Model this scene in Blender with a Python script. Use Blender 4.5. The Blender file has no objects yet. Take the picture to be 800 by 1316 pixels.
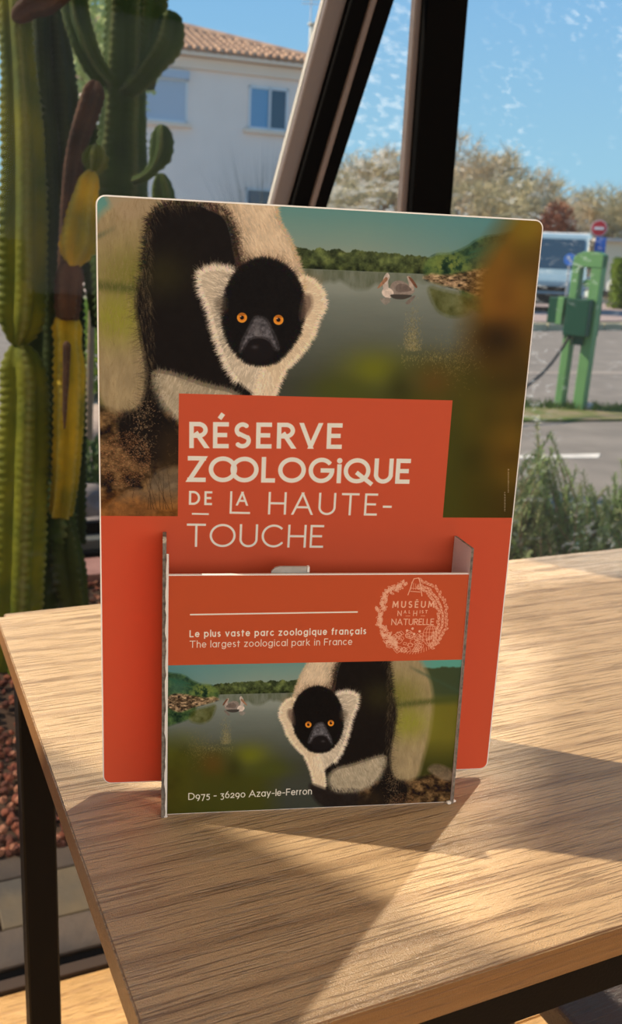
import bpy, bmesh, math, random
import numpy as np
from mathutils import Vector, Matrix, noise as mnoise
random.seed(7)
C = bpy.context.scene.collection
sc = bpy.context.scene
R = math.radians
# ------------------------------------------------------------------ camera, sky, sun, exposure
FPX, PITCH, ROLL = 1201.0, 0.25634, 0.0469
TABLE_Z = 0.74
CAM = Vector((0, 0, TABLE_Z + 0.27347))
fwd = Vector((0, math.cos(PITCH), -math.sin(PITCH)))
up0 = Vector((1, 0, 0)).cross(fwd)
rgt = Vector((1, 0, 0)) * math.cos(ROLL) + up0 * math.sin(ROLL)
upv = -Vector((1, 0, 0)) * math.sin(ROLL) + up0 * math.cos(ROLL)
cd = bpy.data.cameras.new('camera'); cam = bpy.data.objects.new('camera', cd); C.objects.link(cam)
cam.matrix_world = Matrix(((rgt.x, upv.x, -fwd.x, CAM.x), (rgt.y, upv.y, -fwd.y, CAM.y), (rgt.z, upv.z, -fwd.z, CAM.z), (0, 0, 0, 1)))
cd.sensor_fit = 'HORIZONTAL'; cd.sensor_width = 36.0; cd.lens = FPX / 800 * 36.0
cd.clip_start = 0.02; cd.clip_end = 500
cd.dof.use_dof = True; cd.dof.focus_distance = 0.47; cd.dof.aperture_fstop = 28
sc.camera = cam
W = bpy.data.worlds.new('sky'); sc.world = W; W.use_nodes = True
wn = W.node_tree; wn.nodes.clear()
wo = wn.nodes.new('ShaderNodeOutputWorld'); wb = wn.nodes.new('ShaderNodeBackground')
tc = wn.nodes.new('ShaderNodeTexCoord'); sx = wn.nodes.new('ShaderNodeSeparateXYZ'); cr = wn.nodes.new('ShaderNodeValToRGB')
wn.links.new(tc.outputs['Generated'], sx.inputs[0]); wn.links.new(sx.outputs['Z'], cr.inputs[0])
wn.links.new(cr.outputs[0], wb.inputs[0]); wn.links.new(wb.outputs[0], wo.inputs[0])
e = cr.color_ramp.elements
e[0].position = 0.0; e[0].color = (0.42, 0.62, 0.72, 1)
e[1].position = 1.0; e[1].color = (0.10, 0.26, 0.56, 1)
for p_, c_ in ((0.10, (0.32, 0.60, 0.78, 1)), (0.30, (0.21, 0.47, 0.80, 1)), (0.5, (0.14, 0.34, 0.66, 1))):
    n_ = e.new(p_); n_.color = c_
wb.inputs[1].default_value = 1.0
SUN_AZ, SUN_EL = R(-9.2), R(41.2)
sun_d = Vector((math.cos(SUN_AZ) * math.cos(SUN_EL), math.sin(SUN_AZ) * math.cos(SUN_EL), -math.sin(SUN_EL)))
sl = bpy.data.lights.new('sun', 'SUN'); sl.energy = 6.4; sl.angle = R(0.53); sl.color = (1.0, 0.86, 0.66)
so = bpy.data.objects.new('sun', sl); C.objects.link(so); so.rotation_euler = sun_d.to_track_quat('-Z', 'Y').to_euler()
# sun glint coming back from glazing across the yard
G_AZ, G_EL = R(-119.0), R(35)
gl_d = Vector((math.cos(G_AZ) * math.cos(G_EL), math.sin(G_AZ) * math.cos(G_EL), -math.sin(G_EL)))
g = bpy.data.lights.new('glint', 'SPOT'); g.energy = 4300; g.color = (1.0, 0.88, 0.70); g.shadow_soft_size = 0.08; g.spot_size = R(14); g.spot_blend = 0.3
go = bpy.data.objects.new('glint', g); C.objects.link(go)
go.location = Vector((0.05, 0.45, TABLE_Z)) - gl_d * 9.0; go.rotation_euler = gl_d.to_track_quat('-Z', 'Y').to_euler()
for i, (a_, b_) in enumerate(((0.1, -0.9), (1.3, -1.6))):
    al = bpy.data.lights.new('ceiling_fill', 'AREA'); al.shape = 'RECTANGLE'; al.size = 1.6; al.size_y = .5; al.energy = 5; al.color = (1.0, .90, .78)  # added fill light below the ceiling, no real fitting
    ao = bpy.data.objects.new('ceiling_fill', al); C.objects.link(ao); th_ = 0.442106
    ao.location = (math.cos(th_) * a_ - math.sin(th_) * b_, math.sin(th_) * a_ + math.cos(th_) * b_, 2.70)
bl = bpy.data.lights.new('rear_fill', 'AREA'); bl.shape = 'RECTANGLE'; bl.size = 3.6; bl.size_y = 1.5; bl.energy = 50; bl.color = (.94, .97, 1.0)  # added fill light that brightens the display front from behind the camera
bo = bpy.data.objects.new('rear_fill', bl); C.objects.link(bo); bo.location = (math.cos(.442) * .4 + math.sin(.442) * 3.1, math.sin(.442) * .4 - math.cos(.442) * 3.1, 1.55); bo.rotation_euler = Vector((-math.sin(.442), math.cos(.442), 0)).to_track_quat('-Z', 'Y').to_euler()
sc.view_settings.view_transform = 'Standard'; sc.view_settings.look = 'None'
sc.view_settings.exposure = 0.0; sc.view_settings.gamma = 1.0; sc.view_settings.use_curve_mapping = False

# ------------------------------------------------------------------ frames of reference
TH = 0.442106
T = Vector((math.cos(TH), math.sin(TH), 0)); N = Vector((-math.sin(TH), math.cos(TH), 0))
def AB(a, b, z=0.0): return T * a + N * b + Vector((0, 0, z))
def ray(x, y): return fwd + rgt * ((x - 400) / FPX) - upv * ((y - 658) / FPX)
def px(x, y, D): return CAM + ray(x, y) * D                  # point seen at (x, y), D metres deep
def gnd(x, y, z=0.0):
    d = ray(x, y); return CAM + d * ((z - CAM.z) / d.z)
def depth(P): return (P - CAM).dot(fwd)
def onb(x, y, b):
    d = ray(x, y); return CAM + d * ((b - CAM.dot(N)) / d.dot(N))

# ------------------------------------------------------------------ helpers
def tag(o, label=None, cat=None, group=None, kind=None):
    if label: o['label'] = label
    if cat: o['category'] = cat
    if group: o['group'] = group
    if kind: o['kind'] = kind
    return o
def empty(name, loc=(0, 0, 0), rz=0.0, **k):
    o = bpy.data.objects.new(name, None); C.objects.link(o); o.location = loc; o.rotation_euler = (0, 0, rz)
    o.empty_display_size = 0.02
    return tag(o, **k)
def link(name, me, mats, parent=None, smooth=False):
    o = bpy.data.objects.new(name, me); C.objects.link(o)
    if not isinstance(mats, (list, tuple)): mats = [mats]
    if not me.materials:
        for m in mats: me.materials.append(m)
    if smooth: me.polygons.foreach_set('use_smooth', [True] * len(me.polygons))
    if parent is not None: o.parent = parent
    return o
def obj(name, bm, mats, parent=None, smooth=False, world=True):
    """bm is in world coordinates; under a parent it is moved into the parent's frame"""
    me = bpy.data.meshes.new(name)
    if parent is not None and world:
        M = Matrix.Identity(4); chain = []; p = parent
        while p is not None: chain.append(p); p = p.parent
        for q in reversed(chain): M = M @ (Matrix.Translation(q.location) @ q.rotation_euler.to_matrix().to_4x4())
        bm.transform(M.inverted())
    bmesh.ops.recalc_face_normals(bm, faces=bm.faces)
    bm.to_mesh(me); bm.free()
    return link(name, me, mats, parent, smooth)
def own(name, bm, mats, smooth=False, **k):
    """top-level single-mesh thing with its origin at its base"""
    bb = [v.co for v in bm.verts]; mn = Vector([min(v[i] for v in bb) for i in range(3)]); mx = Vector([max(v[i] for v in bb) for i in range(3)])
    o0 = Vector(((mn.x + mx.x) / 2, (mn.y + mx.y) / 2, mn.z)); bmesh.ops.translate(bm, vec=-o0, verts=bm.verts)
    o = obj(name, bm, mats, None, smooth); o.location = o0
    return tag(o, **k)
def newbm(): return bmesh.new()
def hexa(bm, p, mi=0):
    """8 points: bottom ring 0-3, top ring 4-7"""
    v = [bm.verts.new(q) for q in p]
    for f in ((0, 1, 2, 3), (4, 5, 6, 7), (0, 1, 5, 4), (1, 2, 6, 5), (2, 3, 7, 6), (3, 0, 4, 7)):
        bm.faces.new([v[i] for i in f]).material_index = mi
    return v
def box(bm, O, ux, uy, uz, mi=0):
    O = Vector(O); hexa(bm, [O, O + ux, O + ux + uy, O + uy, O + uz, O + ux + uz, O + ux + uy + uz, O + uy + uz], mi)
def abox(bm, a0, a1, b0, b1, z0, z1, mi=0): box(bm, AB(a0, b0, z0), T * (a1 - a0), N * (b1 - b0), Vector((0, 0, z1 - z0)), mi)
def bevel(bm, w, seg=2):
    bmesh.ops.bevel(bm, geom=[e_ for e_ in bm.edges], offset=w, segments=seg, affect='EDGES', profile=0.6, clamp_overlap=True)
    return bm
def tube(bm, pts, rad, n=8, cap=True):
    pts = [Vector(p) for p in pts]; rings = []
    for i, p in enumerate(pts):
        d = (pts[min(i + 1, len(pts) - 1)] - pts[max(i - 1, 0)]).normalized()
        a = d.orthogonal().normalized() if i == 0 else (pa - d * pa.dot(d)).normalized()
        pa = a; b = d.cross(a); r = rad[i] if isinstance(rad, (list, tuple)) else rad
        rings.append([bm.verts.new(p + (a * math.cos(2 * math.pi * k / n) + b * math.sin(2 * math.pi * k / n)) * r) for k in range(n)])
    for A, B in zip(rings, rings[1:]):
        for k in range(n): bm.faces.new((A[k], A[(k + 1) % n], B[(k + 1) % n], B[k]))
    if cap: bm.faces.new(rings[0]); bm.faces.new(rings[-1])
    return bm
def prism(bm, poly, n, mi=0):
    """polygon of 3D points extruded by vector n"""
    a = [bm.verts.new(p) for p in poly]; b = [bm.verts.new(Vector(p) + n) for p in poly]
    bm.faces.new(a).material_index = mi; bm.faces.new(b[::-1]).material_index = mi
    for i in range(len(a)): bm.faces.new((a[i], a[(i + 1) % len(a)], b[(i + 1) % len(a)], b[i])).material_index = mi
def lathe_disc(bm, c, axis, r, th, n=28, mi=0):
    axis = axis.normalized(); a = axis.orthogonal().normalized(); b = axis.cross(a)
    prism(bm, [c + (a * math.cos(2 * math.pi * k / n) + b * math.sin(2 * math.pi * k / n)) * r for k in range(n)], axis * th, mi)
def fastmesh(name, verts, faces):
    me = bpy.data.meshes.new(name); me.from_pydata([tuple(v) for v in verts], [], faces); me.update(); return me

# ------------------------------------------------------------------ materials
def lin(c): return tuple(((v / 255) / 12.92 if v / 255 <= 0.04045 else ((v / 255 + 0.055) / 1.055) ** 2.4) for v in c)
def mat(name, col, rough=0.6, spec=0.4, metal=0.0, var=0.0, vscale=20.0, bump=0.0, bscale=80.0, col2=None, stretch=None, trans=0.0):
    m = bpy.data.materials.new(name); m.use_nodes = True; nt = m.node_tree; b = nt.nodes['Principled BSDF']
    b.inputs['Roughness'].default_value = rough; b.inputs['Specular IOR Level'].default_value = spec; b.inputs['Metallic'].default_value = metal
    col = tuple(col) + (1,); b.inputs['Base Color'].default_value = col
    if var > 0 or bump > 0:
        t = nt.nodes.new('ShaderNodeTexCoord'); mp = nt.nodes.new('ShaderNodeMapping'); nt.links.new(t.outputs['Object'], mp.inputs[0])
        if stretch: mp.inputs['Scale'].default_value = stretch
    if var > 0:
        n = nt.nodes.new('ShaderNodeTexNoise'); n.inputs['Scale'].default_value = vscale; n.inputs['Detail'].default_value = 5
        nt.links.new(mp.outputs[0], n.inputs[0]); r = nt.nodes.new('ShaderNodeValToRGB'); nt.links.new(n.outputs[0], r.inputs[0])
        c2 = tuple(col2) + (1,) if col2 else tuple(min(1, v * (1 - var)) for v in col[:3]) + (1,)
        r.color_ramp.elements[0].position = 0.35; r.color_ramp.elements[0].color = c2
        r.color_ramp.elements[1].position = 0.65; r.color_ramp.elements[1].color = col
        nt.links.new(r.outputs[0], b.inputs['Base Color'])
    if bump > 0:
        n2 = nt.nodes.new('ShaderNodeTexNoise'); n2.inputs['Scale'].default_value = bscale; n2.inputs['Detail'].default_value = 4
        nt.links.new(mp.outputs[0], n2.inputs[0]); bp = nt.nodes.new('ShaderNodeBump'); bp.inputs['Strength'].default_value = bump; bp.inputs['Distance'].default_value = 0.01
        nt.links.new(n2.outputs[0], bp.inputs['Height']); nt.links.new(bp.outputs[0], b.inputs['Normal'])
    if trans > 0:
        tr = nt.nodes.new('ShaderNodeBsdfTranslucent'); tr.inputs[0].default_value = col; mx = nt.nodes.new('ShaderNodeMixShader'); mx.inputs[0].default_value = trans
        nt.links.new(b.outputs[0], mx.inputs[1]); nt.links.new(tr.outputs[0], mx.inputs[2]); nt.links.new(mx.outputs[0], nt.nodes['Material Output'].inputs[0])
    return m
def wood(name, light, dark, pore, sx_=(1.6, 42, 42), rough=0.32, spec=0.6, bump=0.9, rings=True):
    m = bpy.data.materials.new(name); m.use_nodes = True; nt = m.node_tree; b = nt.nodes['Principled BSDF']; L = nt.links.new
    t = nt.nodes.new('ShaderNodeTexCoord')
    def nz(scale, sc_, det=4, dist=0.0):
        mp = nt.nodes.new('ShaderNodeMapping'); mp.inputs['Scale'].default_value = sc_; L(t.outputs['Object'], mp.inputs[0])
        n = nt.nodes.new('ShaderNodeTexNoise'); n.inputs['Scale'].default_value = scale; n.inputs['Detail'].default_value = det; n.inputs['Distortion'].default_value = dist
        L(mp.outputs[0], n.inputs[0]); return n.outputs[0]
    def mix(f, a, c):
        x = nt.nodes.new('ShaderNodeMix'); x.data_type = 'RGBA'; L(f, x.inputs[0])
        for i, v in ((6, a), (7, c)):
            if isinstance(v, tuple): x.inputs[i].default_value = v + (1,)
            else: L(v, x.inputs[i])
        return x.outputs[2]
    def rng(v, a, c_):
        r = nt.nodes.new('ShaderNodeMapRange'); r.inputs[1].default_value = a; r.inputs[2].default_value = c_; L(v, r.inputs[0]); return r.outputs[0]
    broad = rng(nz(1.0, (1.2, 9, 9), 3, 0.6), 0.15, 0.95)
    streak = rng(nz(1.0, (13, 380, 380), 4, 0.15), 0.34, 0.72)
    pores = rng(nz(1.0, (20, 700, 700), 2, 0.1), 0.55, 0.63)
    c = mix(broad, light, dark)
    d2 = tuple(v * 0.80 for v in dark)
    st = nt.nodes.new('ShaderNodeMath'); st.operation = 'MULTIPLY'; st.inputs[1].default_value = 0.34; L(streak, st.inputs[0])
    c = mix(st.outputs[0], c, d2)
    if rings:      # cathedral grain: distorted long bands
        mp = nt.nodes.new('ShaderNodeMapping'); mp.inputs['Scale'].default_value = (1.0, 7.0, 1.0); mp.inputs['Rotation'].default_value = (0, 0, 0.06); L(t.outputs['Object'], mp.inputs[0])
        w = nt.nodes.new('ShaderNodeTexWave'); w.bands_direction = 'Y'; w.inputs['Scale'].default_value = 1.6; w.inputs['Distortion'].default_value = 9.0; w.inputs['Detail'].default_value = 2.5; w.inputs['Detail Scale'].default_value = 0.55
        L(mp.outputs[0], w.inputs[0]); rr = rng(w.outputs[1], 0.80, 1.0)
        s2 = nt.nodes.new('ShaderNodeMath'); s2.operation = 'MULTIPLY'; s2.inputs[1].default_value = 0.45; L(rr, s2.inputs[0])
        c = mix(s2.outputs[0], c, pore)
    pf = nt.nodes.new('ShaderNodeMath'); pf.operation = 'MULTIPLY'; pf.inputs[1].default_value = 0.6; L(pores, pf.inputs[0])
    c = mix(pf.outputs[0], c, pore)
    L(c, b.inputs['Base Color']); b.inputs['Roughness'].default_value = rough; b.inputs['Specular IOR Level'].default_value = spec
    fine = nz(1.0, (70, 760, 760), 2)
    ad = nt.nodes.new('ShaderNodeMath'); ad.operation = 'SUBTRACT'; L(fine, ad.inputs[0]); L(pores, ad.inputs[1])
    bp = nt.nodes.new('ShaderNodeBump'); bp.inputs['Strength'].default_value = bump; bp.inputs['Distance'].default_value = 0.0009
    gl_ = nt.nodes.new('ShaderNodeMath'); gl_.operation = 'MULTIPLY_ADD'; gl_.inputs[1].default_value = .9; L(nz(1.0, (1500, 1900, 1900), 1), gl_.inputs[0]); L(ad.outputs[0], gl_.inputs[2]); L(gl_.outputs[0], bp.inputs['Height']); L(bp.outputs[0], b.inputs['Normal'])
    return m
M_TABLE = wood('pale_oak_laminate', (0.66, 0.46, 0.265), (0.50, 0.33, 0.175), (0.24, 0.14, 0.07))
M_EDGE = wood('oak_edge_band', (0.42, 0.22, 0.085), (0.15, 0.06, 0.018), (0.17, 0.08, 0.035), rings=False, bump=0.3)
M_FLOOR = wood('honey_oak_floor', (0.72, 0.42, 0.15), (0.60, 0.33, 0.11), (0.36, 0.17, 0.05), rough=0.35)
M_BLACK = mat('black_painted_steel', (0.002, 0.0018, 0.0018), 0.6, 0.04)
M_LEG = mat('black_powder_coat', (0.006, 0.005, 0.0045), 0.5, 0.12, bump=0.05, bscale=600)
M_BRONZE = mat('bronze_aluminium', lin((112, 99, 93)), 0.45, 0.4, var=0.08, vscale=3)
M_PALEGASKET = mat('pale_gasket', (0.36, 0.33, 0.29), 0.6)
M_CARD = mat('white_card_edge', (0.94, 0.91, 0.86), 0.8, 0.2)
M_GREYCARD = mat('raw_grey_card', (0.30, 0.26, 0.22), 0.9, 0.1, var=0.5, vscale=400, bump=0.3, bscale=900)
M_LILAC = mat('bare_card_inside', (0.84, 0.78, 0.90), 0.8, 0.2, var=0.06, vscale=60)
M_RED = mat('red_printed_card', (0.66, 0.055, 0.020), 0.45, 0.4)
# ------------------------------------------------------------------ flat print: painted pixel by pixel in memory
rs = np.random.RandomState(5)
NT = rs.rand(256, 256)
def vn(x, y):
    xi = np.floor(x).astype(int); yi = np.floor(y).astype(int); fx = x - xi; fy = y - yi
    fx = fx * fx * (3 - 2 * fx); fy = fy * fy * (3 - 2 * fy)
    a = NT[yi & 255, xi & 255]; b = NT[yi & 255, (xi + 1) & 255]; c = NT[(yi + 1) & 255, xi & 255]; d = NT[(yi + 1) & 255, (xi + 1) & 255]
    return (a * (1 - fx) + b * fx) * (1 - fy) + (c * (1 - fx) + d * fx) * fy
def fbm(x, y, s, o=4, off=0.0):
    v = 0; a = 0.5; t = 0; x = x / s + 17.3 + off; y = y / s + 31.7 - off
    for i in range(o): v = v + a * vn(x, y); t += a; a *= 0.55; x = x * 2.03 + 5; y = y * 2.03 + 9
    return v / t
def smooth_poly(P, k=6):
    P = np.array(P, float); n = len(P); out = []
    for i in range(n):
        p0, p1, p2, p3 = P[i - 1], P[i], P[(i + 1) % n], P[(i + 2) % n]
        for j in range(k):
            t = j / k; out.append(0.5 * ((2 * p1) + (-p0 + p2) * t + (2 * p0 - 5 * p1 + 4 * p2 - p3) * t * t + (-p0 + 3 * p1 - 3 * p2 + p3) * t ** 3))
    return np.array(out)
def sdist(X, Y, P, reach=26.0):
    """signed distance (inside positive), limited to reach"""
    ins = np.zeros(X.shape, bool); D = np.full(X.shape, reach)
    for i in range(len(P)):
        x1, y1 = P[i]; x2, y2 = P[(i + 1) % len(P)]
        if y1 != y2:
            c = ((y1 > Y) != (y2 > Y)) & (X < (x2 - x1) * (Y - y1) / (y2 - y1) + x1); ins ^= c
        dx, dy = x2 - x1, y2 - y1; L = dx * dx + dy * dy + 1e-9
        m = (X > min(x1, x2) - reach) & (X < max(x1, x2) + reach) & (Y > min(y1, y2) - reach) & (Y < max(y1, y2) + reach)
        if m.any():
            xs = X[m]; ys = Y[m]; t = np.clip(((xs - x1) * dx + (ys - y1) * dy) / L, 0, 1)
            D[m] = np.minimum(D[m], np.hypot(xs - x1 - t * dx, ys - y1 - t * dy))
    return np.where(ins, D, -D)
def col(*c): return np.array(c, float)
def over(I, a, c):
    a = np.clip(a, 0, 1)[..., None]; I[:] = I * (1 - a) + (c if isinstance(c, np.ndarray) and c.ndim == 3 else np.asarray(c, float)) * a
def homog(src, dst):
    A = []
    for (x, y), (u, v) in zip(src, dst):
        A.append([x, y, 1, 0, 0, 0, -u * x, -u * y, -u]); A.append([0, 0, 0, x, y, 1, -v * x, -v * y, -v])
    return np.linalg.svd(np.array(A, float))[2][-1].reshape(3, 3)
def hap(H, x, y):
    w = H[2, 0] * x + H[2, 1] * y + H[2, 2]
    return (H[0, 0] * x + H[0, 1] * y + H[0, 2]) / w, (H[1, 0] * x + H[1, 1] * y + H[1, 2]) / w

BODY = [(188, 300), (195, 272), (222, 260), (262, 263), (288, 272), (298, 300), (306, 330), (330, 345), (372, 352), (388, 380), (384, 420), (360, 455), (340, 470), (345, 500), (340, 530), (318, 515), (290, 500), (250, 492), (206, 480), (196, 486), (204, 520), (232, 560), (236, 600), (190, 602), (158, 575), (152, 540), (180, 520), (188, 480), (180, 430), (174, 385), (184, 340)]
NAPE = [(250, 250), (345, 254), (358, 282), (372, 306), (384, 335), (391, 362), (388, 376), (372, 362), (352, 352), (328, 344), (310, 348), (303, 322), (300, 300), (288, 276), (262, 262)]
RUMP = [(250, 245), (215, 240), (165, 250), (130, 272), (108, 310), (98, 360), (104, 420), (118, 480), (136, 528), (176, 536), (196, 520), (200, 440), (196, 340), (205, 275), (252, 266)]
EARL = [(257, 352), (268, 346), (286, 345), (304, 352), (308, 364), (300, 378), (294, 395), (292, 420), (298, 440), (312, 458), (330, 466), (348, 474), (352, 500), (338, 512), (318, 500), (300, 482), (286, 455), (276, 425), (268, 395), (258, 372)]
EARR = [(376, 366), (392, 357), (406, 364), (416, 378), (418, 394), (409, 412), (402, 432), (388, 454), (370, 472), (360, 490), (352, 512), (340, 560), (325, 540), (330, 505), (340, 474), (356, 462), (374, 440), (384, 415), (386, 392)]
FACE = [(336, 336), (358, 341), (376, 356), (386, 380), (387, 405), (381, 428), (368, 448), (350, 463), (322, 463), (304, 448), (293, 425), (291, 398), (297, 368), (312, 346)]
LEG = [(198, 478), (222, 480), (262, 494), (300, 504), (315, 520), (313, 545), (296, 553), (262, 550), (236, 543), (214, 524), (202, 500)]
def fur_strokes():
    """(x, y, dx, dy, r, g, b, alpha) in picture coordinates"""
    S = []
    r = random.Random(3)
    def edge(P, n, ln, c, al, out=1.0, spread=0.5, lean=(0, 0), jit=3.0, sel=None):
        P = smooth_poly(P, 4); k = len(P)
        area = 0.5 * sum(P[i][0] * P[(i + 1) % k][1] - P[(i + 1) % k][0] * P[i][1] for i in range(k)); sg = 1 if area > 0 else -1
        seg = [(P[i], P[(i + 1) % k]) for i in range(k)]; Ls = [math.hypot(*(b - a)) for a, b in seg]; tot = sum(Ls); cum = np.cumsum(Ls)
        for _ in range(n):
            i = min(int(np.searchsorted(cum, r.random() * tot)), k - 1); a, b = seg[i]; t = r.random(); p = a + (b - a) * t
            if sel and not sel(p): continue
            d = (b - a) / (Ls[i] + 1e-6); nx, ny = d[1] * sg, -d[0] * sg
            ang = math.atan2(ny * out + lean[1], nx * out + lean[0]) + r.gauss(0, spread); l = ln * r.uniform(0.5, 1.3)
            px_ = p[0] - nx * out * r.uniform(0, jit); py_ = p[1] - ny * out * r.uniform(0, jit)
            cc = [v + r.gauss(0, 9) for v in c]; S.append((px_, py_, math.cos(ang) * l, math.sin(ang) * l, *cc, al))
    def fill(P, n, ln, c, al, dirf, var=14):
        P_ = smooth_poly(P, 3); x0, y0 = P_.min(0); x1, y1 = P_.max(0)
        xs = np.array([r.uniform(x0, x1) for _ in range(n)]); ys = np.array([r.uniform(y0, y1) for _ in range(n)]); d = sdist(xs, ys, P_, 6)
        for x, y, q in zip(xs, ys, d):
            if q <= 1: continue
            a = dirf(x, y) + r.gauss(0, 0.22); l = ln * r.uniform(0.5, 1.3); g = r.gauss(0, var)
            S.append((x, y, math.cos(a) * l, math.sin(a) * l, c[0] + g, c[1] + g, c[2] + g, al))
    down = lambda x, y: math.radians(80) + 0.3 * math.sin(x * 0.05)
    away = lambda x, y: math.atan2(y - 400, x - 338)
    fill(RUMP, 4200, 13, (140, 122, 88), 0.20, down)
    edge(BODY, 2600, 10, (32, 26, 22), 0.5, 1, 0.5, sel=lambda p: p[1] < 345 and p[0] < 312)
    edge(BODY, 1500, 16, (34, 28, 24), 0.25, 1, 0.5, sel=lambda p: p[0] < 200 and p[1] > 330)
    fill(NAPE, 3600, 9, (214, 190, 156), 0.45, lambda x, y: math.radians(65), 16)
    edge(NAPE, 1500, 6, (196, 170, 136), 0.4, 1, 0.5, sel=lambda p: p[0] > 340)
    edge(NAPE, 1500, 12, (60, 44, 34), 0.42, -1, 0.5, sel=lambda p: p[0] < 345 and p[1] > 262)
    fill(LEG, 2200, 9, (176, 164, 138), 0.4, lambda x, y: math.radians(110), 18)
    edge(LEG, 900, 8, (120, 110, 90), 0.35, 1, 0.5)
    fill(EARL, 2600, 9, (214, 200, 176), 0.48, lambda x, y: math.atan2(y - 395, x - 345) , 22)
    edge(EARL, 2400, 9, (228, 214, 190), 0.55, 1, 0.35, sel=lambda p: p[0] < 306)
    edge(EARL, 420, 13, (216, 200, 172), 0.6, 1, 0.35, lean=(-.2, -.7), sel=lambda p: p[0] < 300 and p[1] < 372)
    fill(EARR, 3200, 8, (226, 206, 174), 0.48, away, 18)
    edge(EARR, 2400, 6, (232, 212, 180), 0.5, 1, 0.45, sel=lambda p: p[0] > 372 or p[1] > 470)
    nf = len(S)
    edge(FACE, 4200, 7, (18, 15, 14), 0.6, 1, 0.4)
    edge(FACE, 900, 13, (26, 20, 18), 0.4, 1, 0.4, sel=lambda p: p[1] < 360)
    return S[:nf], S[nf:]
FUR, FUR_FACE = fur_strokes()
def splat(I, x, y, c, a):
    h, w = I.shape[:2]; xi = np.round(x).astype(int); yi = np.round(y).astype(int); m = (xi >= 0) & (xi < w) & (yi >= 0) & (yi < h)
    xi, yi, c, a = xi[m], yi[m], c[m], a[m][:, None]; I[yi, xi] = I[yi, xi] * (1 - a) + c * a
def strokes(I, S, to, sub=14, width=0.0):
    S = np.array(S); o = []
    for k in range(sub):
        t = k / (sub - 1.0); x = S[:, 0] + S[:, 2] * t; y = S[:, 1] + S[:, 3] * t + 0.08 * t * t * np.abs(S[:, 2])
        u, v = to(x, y); splat(I, u, v, S[:, 4:7], S[:, 7] * (1 - 0.75 * t))
        if width: splat(I, u + width, v, S[:, 4:7], S[:, 7] * (0.7 - 0.6 * t))
def picture(X, Y, to, k, slope=0.0, ochre=True):
    """zoo photograph over picture coordinates X, Y; `to` maps picture coordinates to texels; k = texels per picture unit"""
    I = np.zeros(X.shape + (3,)); g = lambda c, s: np.exp(-(((X - c[0]) / s[0]) ** 2 + ((Y - c[1]) / s[1]) ** 2))
    sp = lambda P, f=1.0, sharp=1.2: np.clip(0.5 + sdist(X, Y, smooth_poly(P), 8 + 2 * f) / f / sharp, 0, 1)
    n1 = fbm(X, Y, 60); n2 = fbm(X, Y, 9, 4, 3.0); n3 = fbm(X, Y, 3.0, 3, 8.0)
    Y0 = Y; Y = Y0 - slope * (X - 380)
    t = np.clip((Y - 250) / 85, 0, 1)[..., None]
    I[:] = col(84, 138, 136) * (1 - t) + col(138, 150, 134) * t
    over(I, np.clip((X - 470) / 260, 0, 1) * 0.8, col(72, 128, 136))
    over(I, np.clip((150 - X) / 60, 0, 1), col(86, 152, 136))
    # water
    tw = np.clip((Y - 344) / 150, 0, 1)[..., None]
    wat = col(132, 142, 132) * (1 - tw) + col(62, 65, 56) * tw; wat = wat * (0.97 + 0.06 * fbm(X, Y * 5, 30))[..., None]
    over(I, np.clip((Y - 343.5) / 1.5, 0, 1), wat)
    over(I, g((440, 365), (90, 14)) * 0.30, col(160, 166, 154))
    # tree line and its reflection
    top = 318 + 6 * fbm(X, X * 0, 22) * 1.6 - 9 * fbm(X, X * 0 + 4, 9) + np.clip((X - 520) / 40, 0, 1) * 6 - np.clip((420 - X) / 40, 0, 1) * 2
    tl = np.clip((Y - top) / 1.6, 0, 1) * np.clip((345 - Y) / 1.2, 0, 1)
    tc_ = (col(44, 54, 32) + (n2[..., None] * 1.7 - 0.55) * col(78, 84, 46)); tc_ = tc_ + np.clip((Y[..., None] - 330) / 14, 0, 1) * col(-14, -16, -12)
    over(I, tl, np.clip(tc_, 12, 150))
    rf = np.clip((Y - 344) / 1.5, 0, 1) * np.clip((352 + 26 * fbm(X, X * 0, 26, 3, 2) - Y) / 7, 0, 1) * (0.4 + 0.6 * np.clip((Y * 0 + 1) * (fbm(X, Y * 0.3, 8) * 2 - 0.6), 0, 1))
    over(I, rf * 0.72, col(64, 70, 44))
    over(I, g((403, 358), (12, 9)) * 0.4, col(140, 124, 92))
    Y = Y0
    # green hillside at the far left (behind the rump)
    hill = np.clip((Y - (287 + 8 * fbm(X, X * 0, 20))) / 4, 0, 1) * np.clip((150 - X) / 20, 0, 1)
    over(I, hill, col(58, 70, 46)); over(I, hill * np.clip((Y - 345) / 30, 0, 1), col(104, 100, 34)); over(I, hill * np.clip((Y - 440) / 60, 0, 1), col(56, 58, 22))
    # wooded island on the right
    isl = sp([(546, 352), (548, 338), (560, 328), (580, 326), (600, 318), (616, 308), (640, 303), (720, 300), (730, 420), (610, 400), (590, 372), (560, 364)], 3)
    over(I, isl, np.clip(col(50, 74, 44) + (n2[..., None] - .45) * col(120, 130, 60), 20, 170))
    over(I, g((630, 330), (26, 22)) * 0.75, col(66, 104, 84))
    for i in range(46):
        r_ = random.Random(i); x_ = r_.uniform(606, 672); y_ = 335 - (x_ - 600) * 0.25 - r_.uniform(0, 12)
        over(I, np.clip(1.2 - np.abs((Y - y_) + 0.35 * (X - x_)), 0, 1) * (np.abs(X - x_) < r_.uniform(5, 12)) * 0.35, col(44, 92, 72))
    rk = sp([(545, 357), (556, 352), (575, 354), (596, 350), (640, 346), (660, 366), (630, 384), (596, 374), (572, 368), (552, 362)], 2)
    over(I, rk, np.clip(col(92, 76, 56) + (fbm(X, Y * 1.8, 6, 3) - .42)[..., None] * col(300, 260, 210), 30, 200))
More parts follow.
